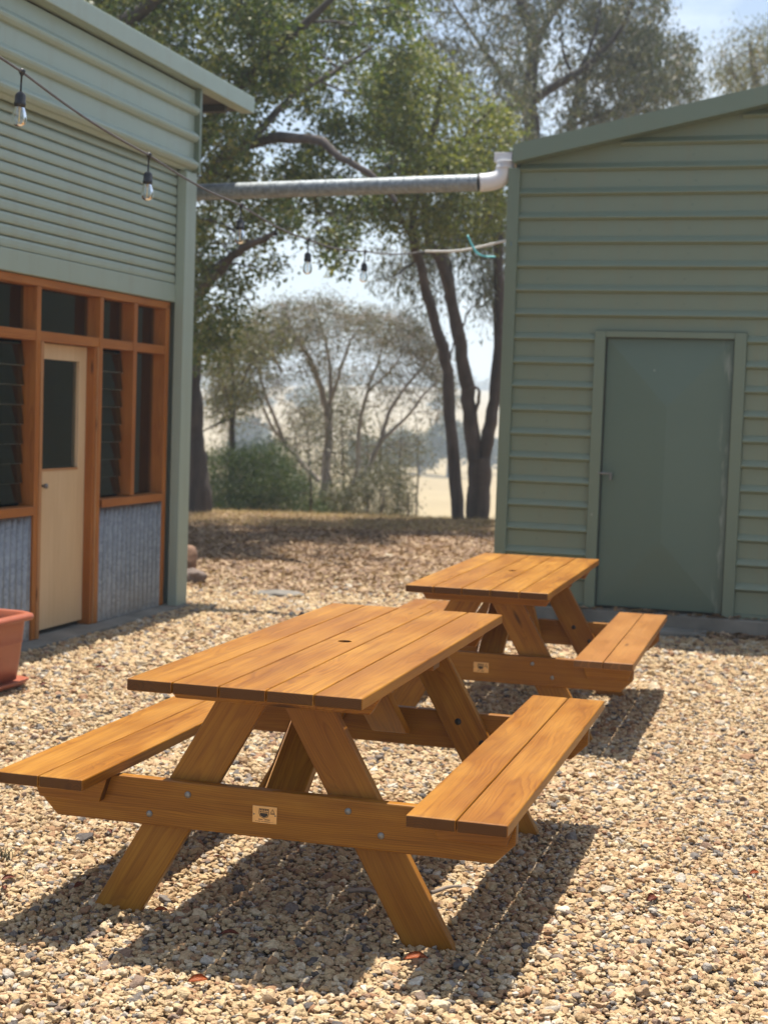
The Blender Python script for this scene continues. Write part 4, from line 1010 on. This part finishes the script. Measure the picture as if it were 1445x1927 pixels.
for (u, v, rz, tl, s, m, lb) in (
    (782, 1806, 0.3, 0.25, 0.075, LEAFOR, 'orange dry leaf by the nearer right table leg foot'),
    (17, 1655, 0.8, 0.2, 0.055, LEAFRED, 'dark red leaf at the left edge of the gravel'),
    (8, 1672, 2.0, 0.1, 0.045, LEAFRED, 'reddish leaf just below the dark red leaf at the left edge'),
    (149, 1668, 1.1, 0.3, 0.05, LEAFRED, 'dark leaf in the bench shadow left of the table foot'),
    (303, 1714, 0.2, 0.3, 0.045, LEAFOR, 'orange leaf on sunlit pebbles beside the left table foot'),
    (405, 1567, 1.9, 0.3, 0.055, LEAFRED, 'brown red leaf in shade under the seat bearer'),
    (414, 1617, 2.6, 0.3, 0.06, LEAFRED, 'rust coloured leaf on the sunny strip under the table'),
    (372, 1846, 0.5, 0.5, 0.06, LEAFOR, 'orange leaf lying below the table shadow'),
    (204, 1566, 2.2, 0.2, 0.055, LEAFRED, 'rust leaf under the left bench end'),
    (432, 1760, 0.1, 0.1, 0.06, LEAFRED, 'dark red leaf in the middle of the table shadow'),
    (1225, 1693, 1.0, 0.4, 0.07, LEAFRED, 'curled brown leaf in the open gravel right of the table'),
    (1418, 1644, 0.6, 0.4, 0.05, LEAFOR, 'small orange leaf near the right edge of the gravel'),
    (1402, 1688, 1.7, 0.5, 0.06, LEAFRED, 'upright brown leaf near the right edge of the gravel'),
    (190, 1258, 0.3, 0.3, 0.075, LEAFRED, 'brown leaf on bright gravel right of the planter'),
    (84, 1290, 1.0, 0.2, 0.07, LEAFRED, 'dark leaf beside the planter saucer')):
    dry_leaf(gp(u, v, 0.016), rz, tl, s, m, lb)
def stick(u0, v0, u1, v1, r, label):
    a, b = np.array(gp(u0, v0, 0.018)), np.array(gp(u1, v1, 0.02)); mid = (a+b)/2+np.array([0.01, 0.01, 0.006])
    pts = smooth_line([a, mid, b], 12); o = tube_obj('stick', pts-a, np.linspace(r, r*0.6, 12), STICK, None, 8, 0.08); o.location = tuple(a); return tag(o, label, 'stick', 'sticks lying in the table shadow')
stick(655, 1676, 712, 1682, 0.0085, 'thick grey stick in shade left of the right table leg')
stick(640, 1716, 678, 1703, 0.006, 'short grey stick below the thick stick in the table shadow')
stick(812, 1680, 868, 1668, 0.007, 'pale stick lying on the sunny strip behind the right table leg')
# wisp of green grass
def tuft(u, v, n, h, label):
    b0 = np.array(gp(u, v, 0.0)); parts = []
    for i in range(n):
        a = rng.uniform(0, 6.28); l = h*rng.uniform(.5, 1); d = np.array([math.cos(a), math.sin(a), 0])*rng.uniform(.3, .9)
        base = np.array([rng.normal(0, .012), rng.normal(0, .012), 0]); pts = smooth_line([base, base+d*l*.3+np.array([0, 0, l*.6]), base+d*l+np.array([0, 0, l*.75])], 6)
        parts.append(tube_arrays(pts, np.linspace(.0022, .0004, 6), 4))
    o = np_mesh('grass_tuft', *merge(parts), LEAF_BUSHG, None, True); o.location = tuple(b0); return tag(o, label, 'grass tuft')
tuft(12, 1622, 16, 0.085, 'wispy green grass tuft at the left edge of the gravel')

# ---------------------------------------------------------------- trees
def leaves(centers, sig, per, ln, wd, droop=0.0, fold=True, flat=0.0):
    """rhombic leaves scattered about centres; droop 1 = hanging"""
    n = len(centers)*per
    c = np.repeat(centers, per, 0)
    s3 = np.asarray(sig) if np.ndim(sig) else np.array([sig, sig, sig*0.8])
    c = c+rng.normal(0, 1, (n, 3))*s3
    a = rng.uniform(0, 2*math.pi, n); el = np.clip(rng.normal(-0.25-droop*0.9, 0.55-0.2*droop, n), -1.5, 1.2)
    d = np.stack([np.cos(a)*np.cos(el), np.sin(a)*np.cos(el), np.sin(el)], 1)
    r = rng.normal(0, 1, (n, 3)); s = np.cross(d, r); s /= np.linalg.norm(s, axis=1)[:, None]+1e-9
    if flat > 0:
        s[:, 2] *= (1-flat); s /= np.linalg.norm(s, axis=1)[:, None]+1e-9
    l = ln*np.exp(rng.normal(0, .25, n))[:, None]; w_ = wd*np.exp(rng.normal(0, .25, n))[:, None]
    up = np.cross(d, s)
    v = np.stack([c, c+d*l*.45+s*w_/2+up*w_*.18, c+d*l, c+d*l*.45-s*w_/2+up*w_*.18], 1).reshape(-1, 3)
    return v, np.arange(4*n).reshape(n, 4)
def inside(poly, x, y):
    c = False; n = len(poly); j = n-1
    for i in range(n):
        xi, yi = poly[i]; xj, yj = poly[j]
        if (yi > y) != (yj > y) and x < (xj-xi)*(y-yi)/(yj-yi)+xi: c = not c
        j = i
    return c
def sample_crown(poly, n, d0, d1, gaps=(), bias=None):
    xs = [p[0] for p in poly]; ys_ = [p[1] for p in poly]; out = []; k = 0
    while len(out) < n and k < n*60:
        k += 1
        x = random.uniform(min(xs), max(xs)); y = random.uniform(min(ys_), max(ys_))
        if not inside(poly, x, y): continue
        if any(((x-gx_)/rx)**2+((y-gy_)/ry)**2 < 1 and random.random() < pr for gx_, gy_, rx, ry, pr in gaps): continue
        if bias and random.random() > bias(x, y): continue
        out.append(at(x, y, random.uniform(d0, d1)))
    return np.array(out)
def limb(pts, r0, r1, n=None, jit=0.03):
    n = n or max(8, 5*len(pts)); p = smooth_line(pts, n)
    p[1:-1] += rng.normal(0, min(0.010, 0.004+r0*0.06), (n-2, 3))
    return p, np.linspace(r0, r1, n)
def tree(name, base, limbs, centers, leafmat, bark, label, cat, per, ln, wd, sig, droop=0.0, twig=0.012, sub=2, group=None, twigs=True, flat=0.0, extra=None):
    base = np.asarray(base, float); T = empty(name, tuple(base), 0, label, cat, group)
    tubes = []; nodes = []
    for p, r in limbs:
        tubes.append(tube_arrays(p-base, r*(1+0.05*np.sin(np.arange(len(r))*1.3+len(r))), 12, 0.025)); nodes.append(np.hstack([p, r[:, None]]))
    nodes = np.concatenate(nodes)
    if twigs and len(centers):
        order = np.argsort(np.min(np.linalg.norm(centers[:, None, :]-nodes[None, :, :3], axis=2), axis=1))
        for i in order:
            c = centers[i]; dv = nodes[:, :3]-c; dist = np.linalg.norm(dv, axis=1)+np.clip(dv[:, 2], 0, None)*1.5
            k = int(np.argmin(dist)); s = nodes[k, :3]; dd = np.linalg.norm(c-s)
            if dd < 0.05: continue
            mid = (s+c)/2+np.array([0, 0, 0.12*dd])+rng.normal(0, .06*dd, 3)
            p = smooth_line([s, mid, c], 6); r0 = min(nodes[k, 3]*0.7, twig*(1+0.9*dd)); r = np.linspace(r0, twig*0.35, 6)
            tubes.append(tube_arrays(p-base, r, 5)); nodes = np.vstack([nodes, np.hstack([p[2:], r[2:, None]])])
            for _ in range(sub):
                e = c+rng.normal(0, 1, 3)*np.asarray(sig if np.ndim(sig) else (sig, sig, sig))*1.2
                tubes.append(tube_arrays(np.array([p[3], (p[4]+e)/2+rng.normal(0, .02, 3), e])-base, np.array([twig*.4, twig*.3, twig*.15]), 4))
    v, f = merge(tubes); np_mesh('trunk', v, f, bark, T, True)
    parts = [leaves(centers-base, sig, per, ln, wd, droop, flat=flat)] if len(centers) else []
    if extra is not None: parts.append((extra[0]-np.tile(base, (1, 1)), extra[1]))
    if parts: np_mesh('crown', *merge(parts), leafmat, T)
    return T
A = lambda pts: [at(*p) for p in pts]
# 1 big dark broadleaf at the left
b1 = at(372, 975, 22.6)
l1 = [limb([b1-np.array([0, 0, .3])]+A([(376, 930, 22.6), (366, 850, 22.6), (360, 760, 22.6), (357, 640, 22.5), (340, 480, 22.4), (318, 330, 22.3), (300, 120, 22.2), (270, -80, 22)]), 0.205, 0.09, 40),
      limb(A([(352, 600, 22.5), (390, 535, 20.0), (430, 490, 18.4), (480, 455, 17.2), (520, 440, 16.8)]), 0.085, 0.025),
      limb(A([(330, 410, 22.4), (400, 320, 20.2), (470, 272, 18.2), (540, 260, 17.2), (600, 265, 16.7), (640, 295, 16.5), (700, 330, 16.4), (745, 380, 16.4)]), 0.085, 0.022, 26),
      limb(A([(318, 330, 22.3), (400, 220, 20), (480, 130, 18.2), (560, 60, 17.2), (640, -20, 16.8)]), 0.10, 0.03, 22),
      limb(A([(300, 150, 22.2), (230, 60, 19), (280, 12, 17.2), (350, -60, 16.8)]), 0.12, 0.05),
      limb(A([(470, 272, 18.2), (540, 190, 18.6), (620, 140, 18.8), (700, 90, 19)]), 0.05, 0.02)]
poly1 = [(100, -170), (790, -170), (775, 40), (770, 160), (735, 300), (715, 400), (655, 470), (640, 520), (615, 460), (560, 430), (530, 470), (545, 520), (500, 500), (470, 520), (455, 580), (430, 640), (395, 690), (350, 650), (290, 500), (100, 300)]
gaps1 = [(545, 215, 36, 26, .85), (505, 300, 40, 22, .9), (560, 245, 34, 12, .8), (590, 310, 42, 20, .9), (600, 420, 46, 24, .8), (410, 190, 26, 22, .6), (660, 60, 30, 26, .6), (640, 210, 22, 18, .6), (330, 110, 30, 22, .5), (520, 400, 24, 16, .7), (700, 20, 26, 24, .7), (450, 60, 24, 18, .6), (590, 110, 20, 16, .6), (520, 272, 60, 16, .85), (650, 310, 50, 16, .8), (300, 8, 40, 14, .7), (440, 480, 44, 16, .7), (380, 330, 22, 26, .6), (440, 400, 26, 20, .5)]
c1 = np.vstack([sample_crown(poly1, 560, 16.9, 20.6, gaps1, lambda x, y: 1.0 if x < 560 else 0.22), sample_crown(poly1, 330, 19.6, 22.8, gaps1, lambda x, y: 0.25 if x < 520 else 1.0)])
tree('broadleaf_tree', b1, l1, c1, LEAF_DARK, BARK_G, 'big dense dark green tree behind the workshop corner', 'tree', 88, 0.068, 0.040, (0.13, 0.15, 0.105), 0.15, 0.013, 2)
# 2 yellow-green broadleaf on the slim leaning trunk
b2 = at(862, 992, 22.8)
l2 = [limb([b2-np.array([0, 0, .3])]+A([(860, 960, 22.8), (850, 820, 22.8), (842, 700, 22.8), (822, 620, 22.7), (802, 545, 22.6), (785, 480, 22.5), (778, 420, 22.4), (790, 330, 22.3), (815, 240, 22.2), (830, 160, 22.1)]), 0.105, 0.04, 44),
      limb(A([(785, 470, 22.5), (750, 400, 22.1), (735, 330, 21.8), (740, 250, 21.6)]), 0.04, 0.015),
      limb(A([(795, 320, 22.3), (850, 280, 22.0), (900, 230, 21.8), (930, 200, 21.6)]), 0.04, 0.015),
      limb(A([(780, 420, 22.4), (840, 390, 22.2), (890, 390, 22.0), (930, 410, 21.8)]), 0.035, 0.012)]
poly2 = [(705, 130), (790, 90), (850, 150), (900, 190), (955, 200), (965, 290), (930, 330), (965, 400), (930, 450), (870, 470), (820, 440), (760, 460), (690, 400), (700, 250)]
gaps2 = [(865, 245, 34, 26, .9), (835, 270, 26, 16, .8), (905, 340, 26, 16, .7), (930, 250, 22, 16, .6), (850, 200, 26, 18, .6), (760, 420, 24, 16, .6), (880, 420, 20, 14, .6)]
tree('broadleaf_tree', b2, l2, sample_crown(poly2, 290, 20.6, 23.4, gaps2), LEAF_YEL, BARK_D, 'yellow green tree on a slim leaning trunk left of the forked trunk', 'tree', 80, 0.066, 0.038, (0.135, 0.16, 0.12), 0.2, 0.010, 2)
# 3 forked gum against the shed corner
b3 = at(897, 990, 23.4)
l3 = [limb([b3-np.array([0, 0, .3])]+A([(899, 960, 23.4), (903, 900, 23.4), (900, 860, 23.4)]), 0.185, 0.175, 14),
      limb(A([(893, 985, 23.4), (897, 940, 23.4), (896, 880, 23.4), (886, 800, 23.4), (876, 720, 23.3), (862, 640, 23.2), (850, 570, 23.1), (836, 510, 23.0), (812, 465, 22.9), (800, 420, 22.8), (795, 340, 22.7), (770, 260, 22.7)]), 0.14, 0.05, 44),
      limb(A([(906, 985, 23.4), (905, 940, 23.4), (908, 880, 23.4), (918, 820, 23.4), (932, 740, 23.4), (937, 640, 23.4), (938, 520, 23.3), (938, 400, 23.2), (945, 300, 23.1), (960, 200, 23.0)]), 0.120, 0.06, 36),
      limb(A([(850, 570, 23.1), (842, 500, 23.5), (830, 450, 23.8), (822, 390, 24.0)]), 0.085, 0.03),
      limb(A([(887, 800, 23.4), (897, 765, 23.3), (901, 735, 23.2), (888, 728, 23.15), (880, 740, 23.1)]), 0.035, 0.01, 14),
      limb(A([(812, 465, 22.9), (770, 500, 22.6), (740, 520, 22.4)]), 0.025, 0.01), limb(A([(862, 640, 23.2), (880, 590, 23.3), (905, 560, 23.4)]), 0.02, 0.008), limb(A([(842, 700, 22.9), (855, 640, 23.0), (866, 600, 23.1)]), 0.018, 0.007)]
poly3 = [(715, 470), (800, 430), (960, 360), (975, 520), (930, 600), (900, 610), (880, 550), (830, 570), (815, 600), (770, 580), (725, 540)]
gaps3 = [(850, 520, 40, 50, .8), (905, 500, 30, 30, .5), (800, 560, 20, 30, .4)]
c3 = np.vstack([sample_crown(poly3, 150, 23.2, 26.0, gaps3), sample_crown([(730, 200), (990, 60), (990, 330), (930, 380), (760, 340)], 90, 23.4, 26)])
tree('gum_tree', b3, l3, c3, LEAF_GUM, BARK_D, 'forked dark trunked gum tree against the green shed corner', 'tree', 46, 0.11, 0.022, (0.17, 0.2, 0.2), 0.75, 0.009, 3)
# 4 grey gum standing behind the shed
b4 = np.array(at(985, 560, 30.0)); b4[2] = float(ground_z(b4[0], b4[1]))-0.1
b4b = np.array(at(1068, 560, 31)); b4b[2] = float(ground_z(b4b[0], b4b[1]))-0.1
l4 = [limb([b4]+A([(988, 600, 30), (995, 400, 30), (1000, 256, 30), (997, 190, 30), (1002, 76, 30), (983, 14, 30), (970, -80, 30)]), 0.24, 0.06, 40),
      limb(A([(998, 195, 30), (1045, 160, 29.7), (1092, 133, 29.5), (1135, 95, 29.3), (1172, 47, 29.2), (1190, 0, 29)]), 0.10, 0.025, 24),
      limb(A([(1002, 90, 30), (1030, 40, 30.3), (1060, -10, 30.6), (1080, -70, 30.8)]), 0.08, 0.03),
      limb(A([(1092, 133, 29.5), (1120, 60, 29.6), (1130, 0, 29.7), (1140, -60, 29.8)]), 0.05, 0.02),
      limb(A([(1000, 220, 30), (950, 150, 30.3), (900, 80, 30.5), (850, 0, 30.8)]), 0.07, 0.02)]
poly4 = [(770, -160), (1235, -160), (1250, 30), (1300, 95), (1312, 170), (1285, 215), (1190, 235), (1040, 262), (955, 258), (900, 190), (830, 150), (785, 110)]
gaps4 = [(1040, 60, 26, 40, .9), (1085, 70, 34, 30, .75), (1040, 130, 30, 22, .7), (1130, 175, 40, 18, .8), (1200, 120, 30, 22, .6), (960, 120, 24, 40, .7), (900, 150, 24, 20, .5), (1140, 30, 20, 22, .7), (1010, 215, 26, 20, .6), (870, 40, 24, 24, .5), (1225, 190, 20, 14, .6), (1120, 215, 28, 14, .6)]
tree('gum_tree', b4, l4, sample_crown(poly4, 250, 28.0, 32.0, gaps4), LEAF_GUM, BARK_G, 'tall grey gum with spreading limbs rising behind the shed roof', 'tree', 72, 0.135, 0.034, (0.155, 0.17, 0.16), 0.6, 0.010, 3)
l4b = [limb([b4b]+A([(1070, 600, 31), (1074, 400, 31), (1075, 246, 31), (1092, 166, 31), (1125, 100, 31), (1150, 40, 31)]), 0.17, 0.04, 34),
       limb(A([(1078, 235, 31), (1130, 215, 30.8), (1180, 195, 30.6), (1230, 180, 30.4)]), 0.05, 0.02),
       limb(A([(1092, 166, 31), (1062, 110, 31.2), (1055, 50, 31.4)]), 0.04, 0.015)]
tree('gum_tree', b4b, l4b, sample_crown([(1060, 20), (1200, 20), (1300, 100), (1310, 190), (1240, 225), (1080, 250)], 120, 30, 33, [(1130, 175, 40, 18, .8), (1100, 80, 30, 26, .7)]), LEAF_GUM, BARK_D, 'slender dark gum just right of the tall grey gum', 'tree', 72, 0.145, 0.036, (0.19, 0.2, 0.18), 0.6, 0.010, 3)
# 5 gum at the right edge
b5 = np.array(at(1440, 560, 40)); b5[2] = float(ground_z(b5[0], b5[1]))
l5 = [limb([b5]+A([(1440, 400, 40), (1430, 250, 40), (1420, 150, 40), (1410, 80, 40)]), 0.25, 0.05), limb(A([(1432, 250, 40), (1470, 160, 40), (1490, 90, 40)]), 0.1, 0.03), limb(A([(1425, 200, 40), (1385, 150, 39.5), (1370, 120, 39)]), 0.06, 0.02)]
tree('gum_tree', b5, l5, sample_crown([(1350, 100), (1395, 55), (1440, 50), (1520, 40), (1560, 120), (1520, 250), (1360, 230), (1342, 160)], 190, 38, 42), LEAF_SAP, BARK_G, 'pale olive gum poking over the shed roof at the right', 'tree', 60, 0.12, 0.03, (0.26, 0.3, 0.24), 0.6, 0.012, 2)
# 6 dome-shaped multi-stemmed gum on the slope
b6 = np.array(at(610, 985, 28.5)); b6[2] = float(ground_z(b6[0], b6[1]))
l6 = [limb([b6]+A([(612, 900, 28.5), (618, 820, 28.5), (612, 760, 28.5), (590, 690, 28.3), (560, 640, 28.1), (545, 610, 28), (540, 580, 28)]), 0.10, 0.02, 30),
      limb(A([(618, 810, 28.5), (622, 740, 28.6), (618, 670, 28.7), (600, 600, 28.8), (590, 575, 28.8)]), 0.05, 0.014, 20),
      limb(A([(620, 760, 28.5), (640, 700, 28.2), (660, 640, 28), (690, 600, 27.9)]), 0.04, 0.012, 18),
      limb([b6+np.array([.12, .1, 0])]+A([(670, 890, 28.8), (675, 810, 28.8), (690, 740, 28.8), (715, 670, 28.7), (735, 610, 28.6)]), 0.06, 0.012, 24),
      limb(A([(620, 950, 27.8), (650, 925, 27.7), (690, 885, 27.6), (715, 830, 27.5), (735, 770, 27.5), (770, 720, 27.5), (805, 680, 27.5), (825, 650, 27.5)]), 0.065, 0.012, 30),
      limb(A([(715, 830, 27.5), (760, 790, 27.4), (800, 740, 27.3), (830, 710, 27.3)]), 0.035, 0.010, 16),
      limb(A([(600, 905, 28.5), (550, 850, 28.8), (505, 790, 29), (480, 720, 29.1), (455, 660, 29.2)]), 0.05, 0.012, 22),
      limb(A([(540, 845, 28.8), (500, 740, 28.9), (480, 660, 28.9), (500, 610, 28.9)]), 0.04, 0.010, 20),
      limb(A([(530, 700, 28.2), (505, 650, 28), (480, 615, 28)]), 0.03, 0.010), limb(A([(690, 740, 28.8), (740, 690, 28.9), (770, 640, 29)]), 0.03, 0.010)]
def dome(x, y):
    top = np.interp(x, [380, 430, 520, 600, 690, 760, 820, 860], [720, 640, 585, 562, 582, 592, 650, 740]); k = y-top
    return 1.0 if k < 70 else (0.30 if k < 150 else 0.09)
poly6 = [(385, 740), (420, 640), (470, 600), (530, 572), (600, 560), (660, 572), (700, 590), (760, 588), (810, 625), (850, 690), (858, 760), (820, 830), (760, 860), (640, 860), (480, 860), (400, 820)]
tree('gum_tree', b6, l6, sample_crown(poly6, 520, 26.8, 30.0, (), dome), LEAF_BROWN, BARK_P, 'low dome shaped gum with many pale bare stems on the slope', 'tree', 62, 0.070, 0.018, (0.15, 0.2, 0.12), 0.2, 0.0075, 7)
# 7 saplings left of it
b7 = np.array(at(433, 985, 26.5)); b7[2] = float(ground_z(b7[0], b7[1]))
l7 = [limb([b7]+A([(435, 900, 26.5), (437, 820, 26.5), (440, 750, 26.5), (436, 680, 26.4), (430, 630, 26.3)]), 0.07, 0.02, 22), limb(A([(438, 790, 26.5), (420, 720, 26.4), (405, 670, 26.3)]), 0.03, 0.012), limb(A([(440, 760, 26.5), (465, 700, 26.5), (490, 655, 26.5)]), 0.03, 0.012), limb(A([(440, 785, 26.5), (405, 800, 26.2), (382, 812, 26.0)]), 0.025, 0.012)]
tree('sapling', b7, l7, sample_crown([(385, 650), (430, 600), (500, 590), (545, 630), (520, 680), (480, 740), (450, 800), (400, 780), (385, 720)], 135, 25.4, 27.4), LEAF_SAP, BARK_D, 'olive leaved sapling beside the big dark tree trunk', 'tree', 40, 0.085, 0.024, (0.14, 0.18, 0.13), 0.45, 0.008, 3)
# bushes
def bush(poly, n, d0, d1, basepx, mat, label, per, ln, wd, droop=0.0, stems=7, sig=(0.11, 0.14, 0.12)):
    b = np.array(at(*basepx)); b[2] = float(ground_z(b[0], b[1])); xs = [p[0] for p in poly]; tops = min(p[1] for p in poly)
    ls = []
    for i in range(stems):
        u = min(xs)+(max(xs)-min(xs))*(i+.5)/stems; dd = random.uniform(d0, d1)
        p0 = np.array(at(u, basepx[1], dd)); p0[2] = float(ground_z(p0[0], p0[1]))-0.05
        ls.append(limb([p0, at(u+random.uniform(-8, 8), (basepx[1]+tops)/2, dd), at(u+random.uniform(-16, 16), tops+50, dd)], 0.022, 0.006, 10))
    return tree('shrub', b, ls, sample_crown(poly, n, d0, d1), mat, BARK_D, label, 'shrub', per, ln, wd, sig, droop, 0.006, 2)
bush([(380, 985), (385, 870), (420, 850), (470, 850), (500, 832), (535, 850), (565, 900), (620, 940), (640, 985)], 300, 24.6, 27.2, (480, 985, 25.8), LEAF_BUSH, 'dense dark green fine leaved shrub below the dome gum', 150, 0.075, 0.011, -0.7)
bush([(600, 990), (610, 930), (680, 900), (740, 880), (770, 920), (778, 955), (750, 990)], 130, 24.6, 27.0, (690, 990, 25.8), LEAF_BUSHG, 'grey green loose shrub right of the dark shrub', 85, 0.07, 0.015, -0.2)
bush([(500, 900), (540, 800), (600, 720), (660, 740), (700, 800), (800, 820), (800, 880), (700, 900), (600, 905)], 190, 30.5, 33.5, (640, 960, 32), LEAF_BUSHG, 'hazy grey brown shrub seen through the dome gum stems', 60, 0.085, 0.022, 0.1, 9, (0.2, 0.25, 0.2))
# paddock trees far off
def far_tree(u, v, d, h, wpx, label):
    b = np.array(at(u, v, d)); b[2] = float(ground_z(b[0], b[1])); hh = h; r = wpx/FPX*d/2
    cs = []
    for _ in range(46):
        q = rng.normal(0, 1, 3); q /= np.linalg.norm(q); q *= rng.random()**0.4
        cs.append(b+np.array([q[0]*r, q[1]*r, hh*0.62+q[2]*hh*0.36]))
    p, rr_ = limb([b-np.array([0, 0, .4]), b+np.array([0.1, 0, hh*.3]), b+np.array([-.1, 0, hh*.7])], 0.35, 0.12, 10)
    tree('paddock_tree', b, [(p, rr_)], np.array(cs), LEAF_FAR, BARK_D, label, 'tree', 60, 0.75, 0.55, (0.75, 0.75, 0.6), 0.2, 0.05, 0, group='trees across the paddock')
for (u, v, d, h, wp, lb) in ((842, 905, 225, 8.6, 70, 'hazy round paddock tree left of the slim leaning trunk'), (788, 908, 235, 5.6, 62, 'low hazy paddock tree left of the round one'), (745, 905, 240, 6.5, 60, 'hazy paddock tree seen behind the shrub tips'),
                             (905, 902, 250, 6.0, 60, 'hazy paddock tree glimpsed through the forked trunk'), (470, 890, 260, 8.0, 70, 'hazy paddock tree behind the sapling'), (690, 900, 230, 5.0, 60, 'hazy paddock tree behind the dome gum stems')):
    far_tree(u, v, d, h, wp, lb)
def wood(y, x0, x1, n, h, label):
    cs = []
    for _ in range(n):
        x = random.uniform(x0, x1); yy = y+random.uniform(-20, 20); z = float(ground_z(x, yy)); s = random.uniform(.5, 1.2)
        cs += [(x+random.gauss(0, 2*s), yy+random.gauss(0, 2), z+h*s*random.uniform(.2, 1)) for _ in range(9)]
    v, f = leaves(np.array(cs), (1.6, 1.6, 1.2), 12, 2.6, 2.0)
    return tag(np_mesh('wood', v, f, LEAF_FAR), label, 'wood', kind='stuff')
wood(880, -170, 120, 46, 7, 'blue hazy belt of trees along the far hilltop')
wood(520, -150, 90, 14, 5, 'scattered hazy scrub on the far slope')
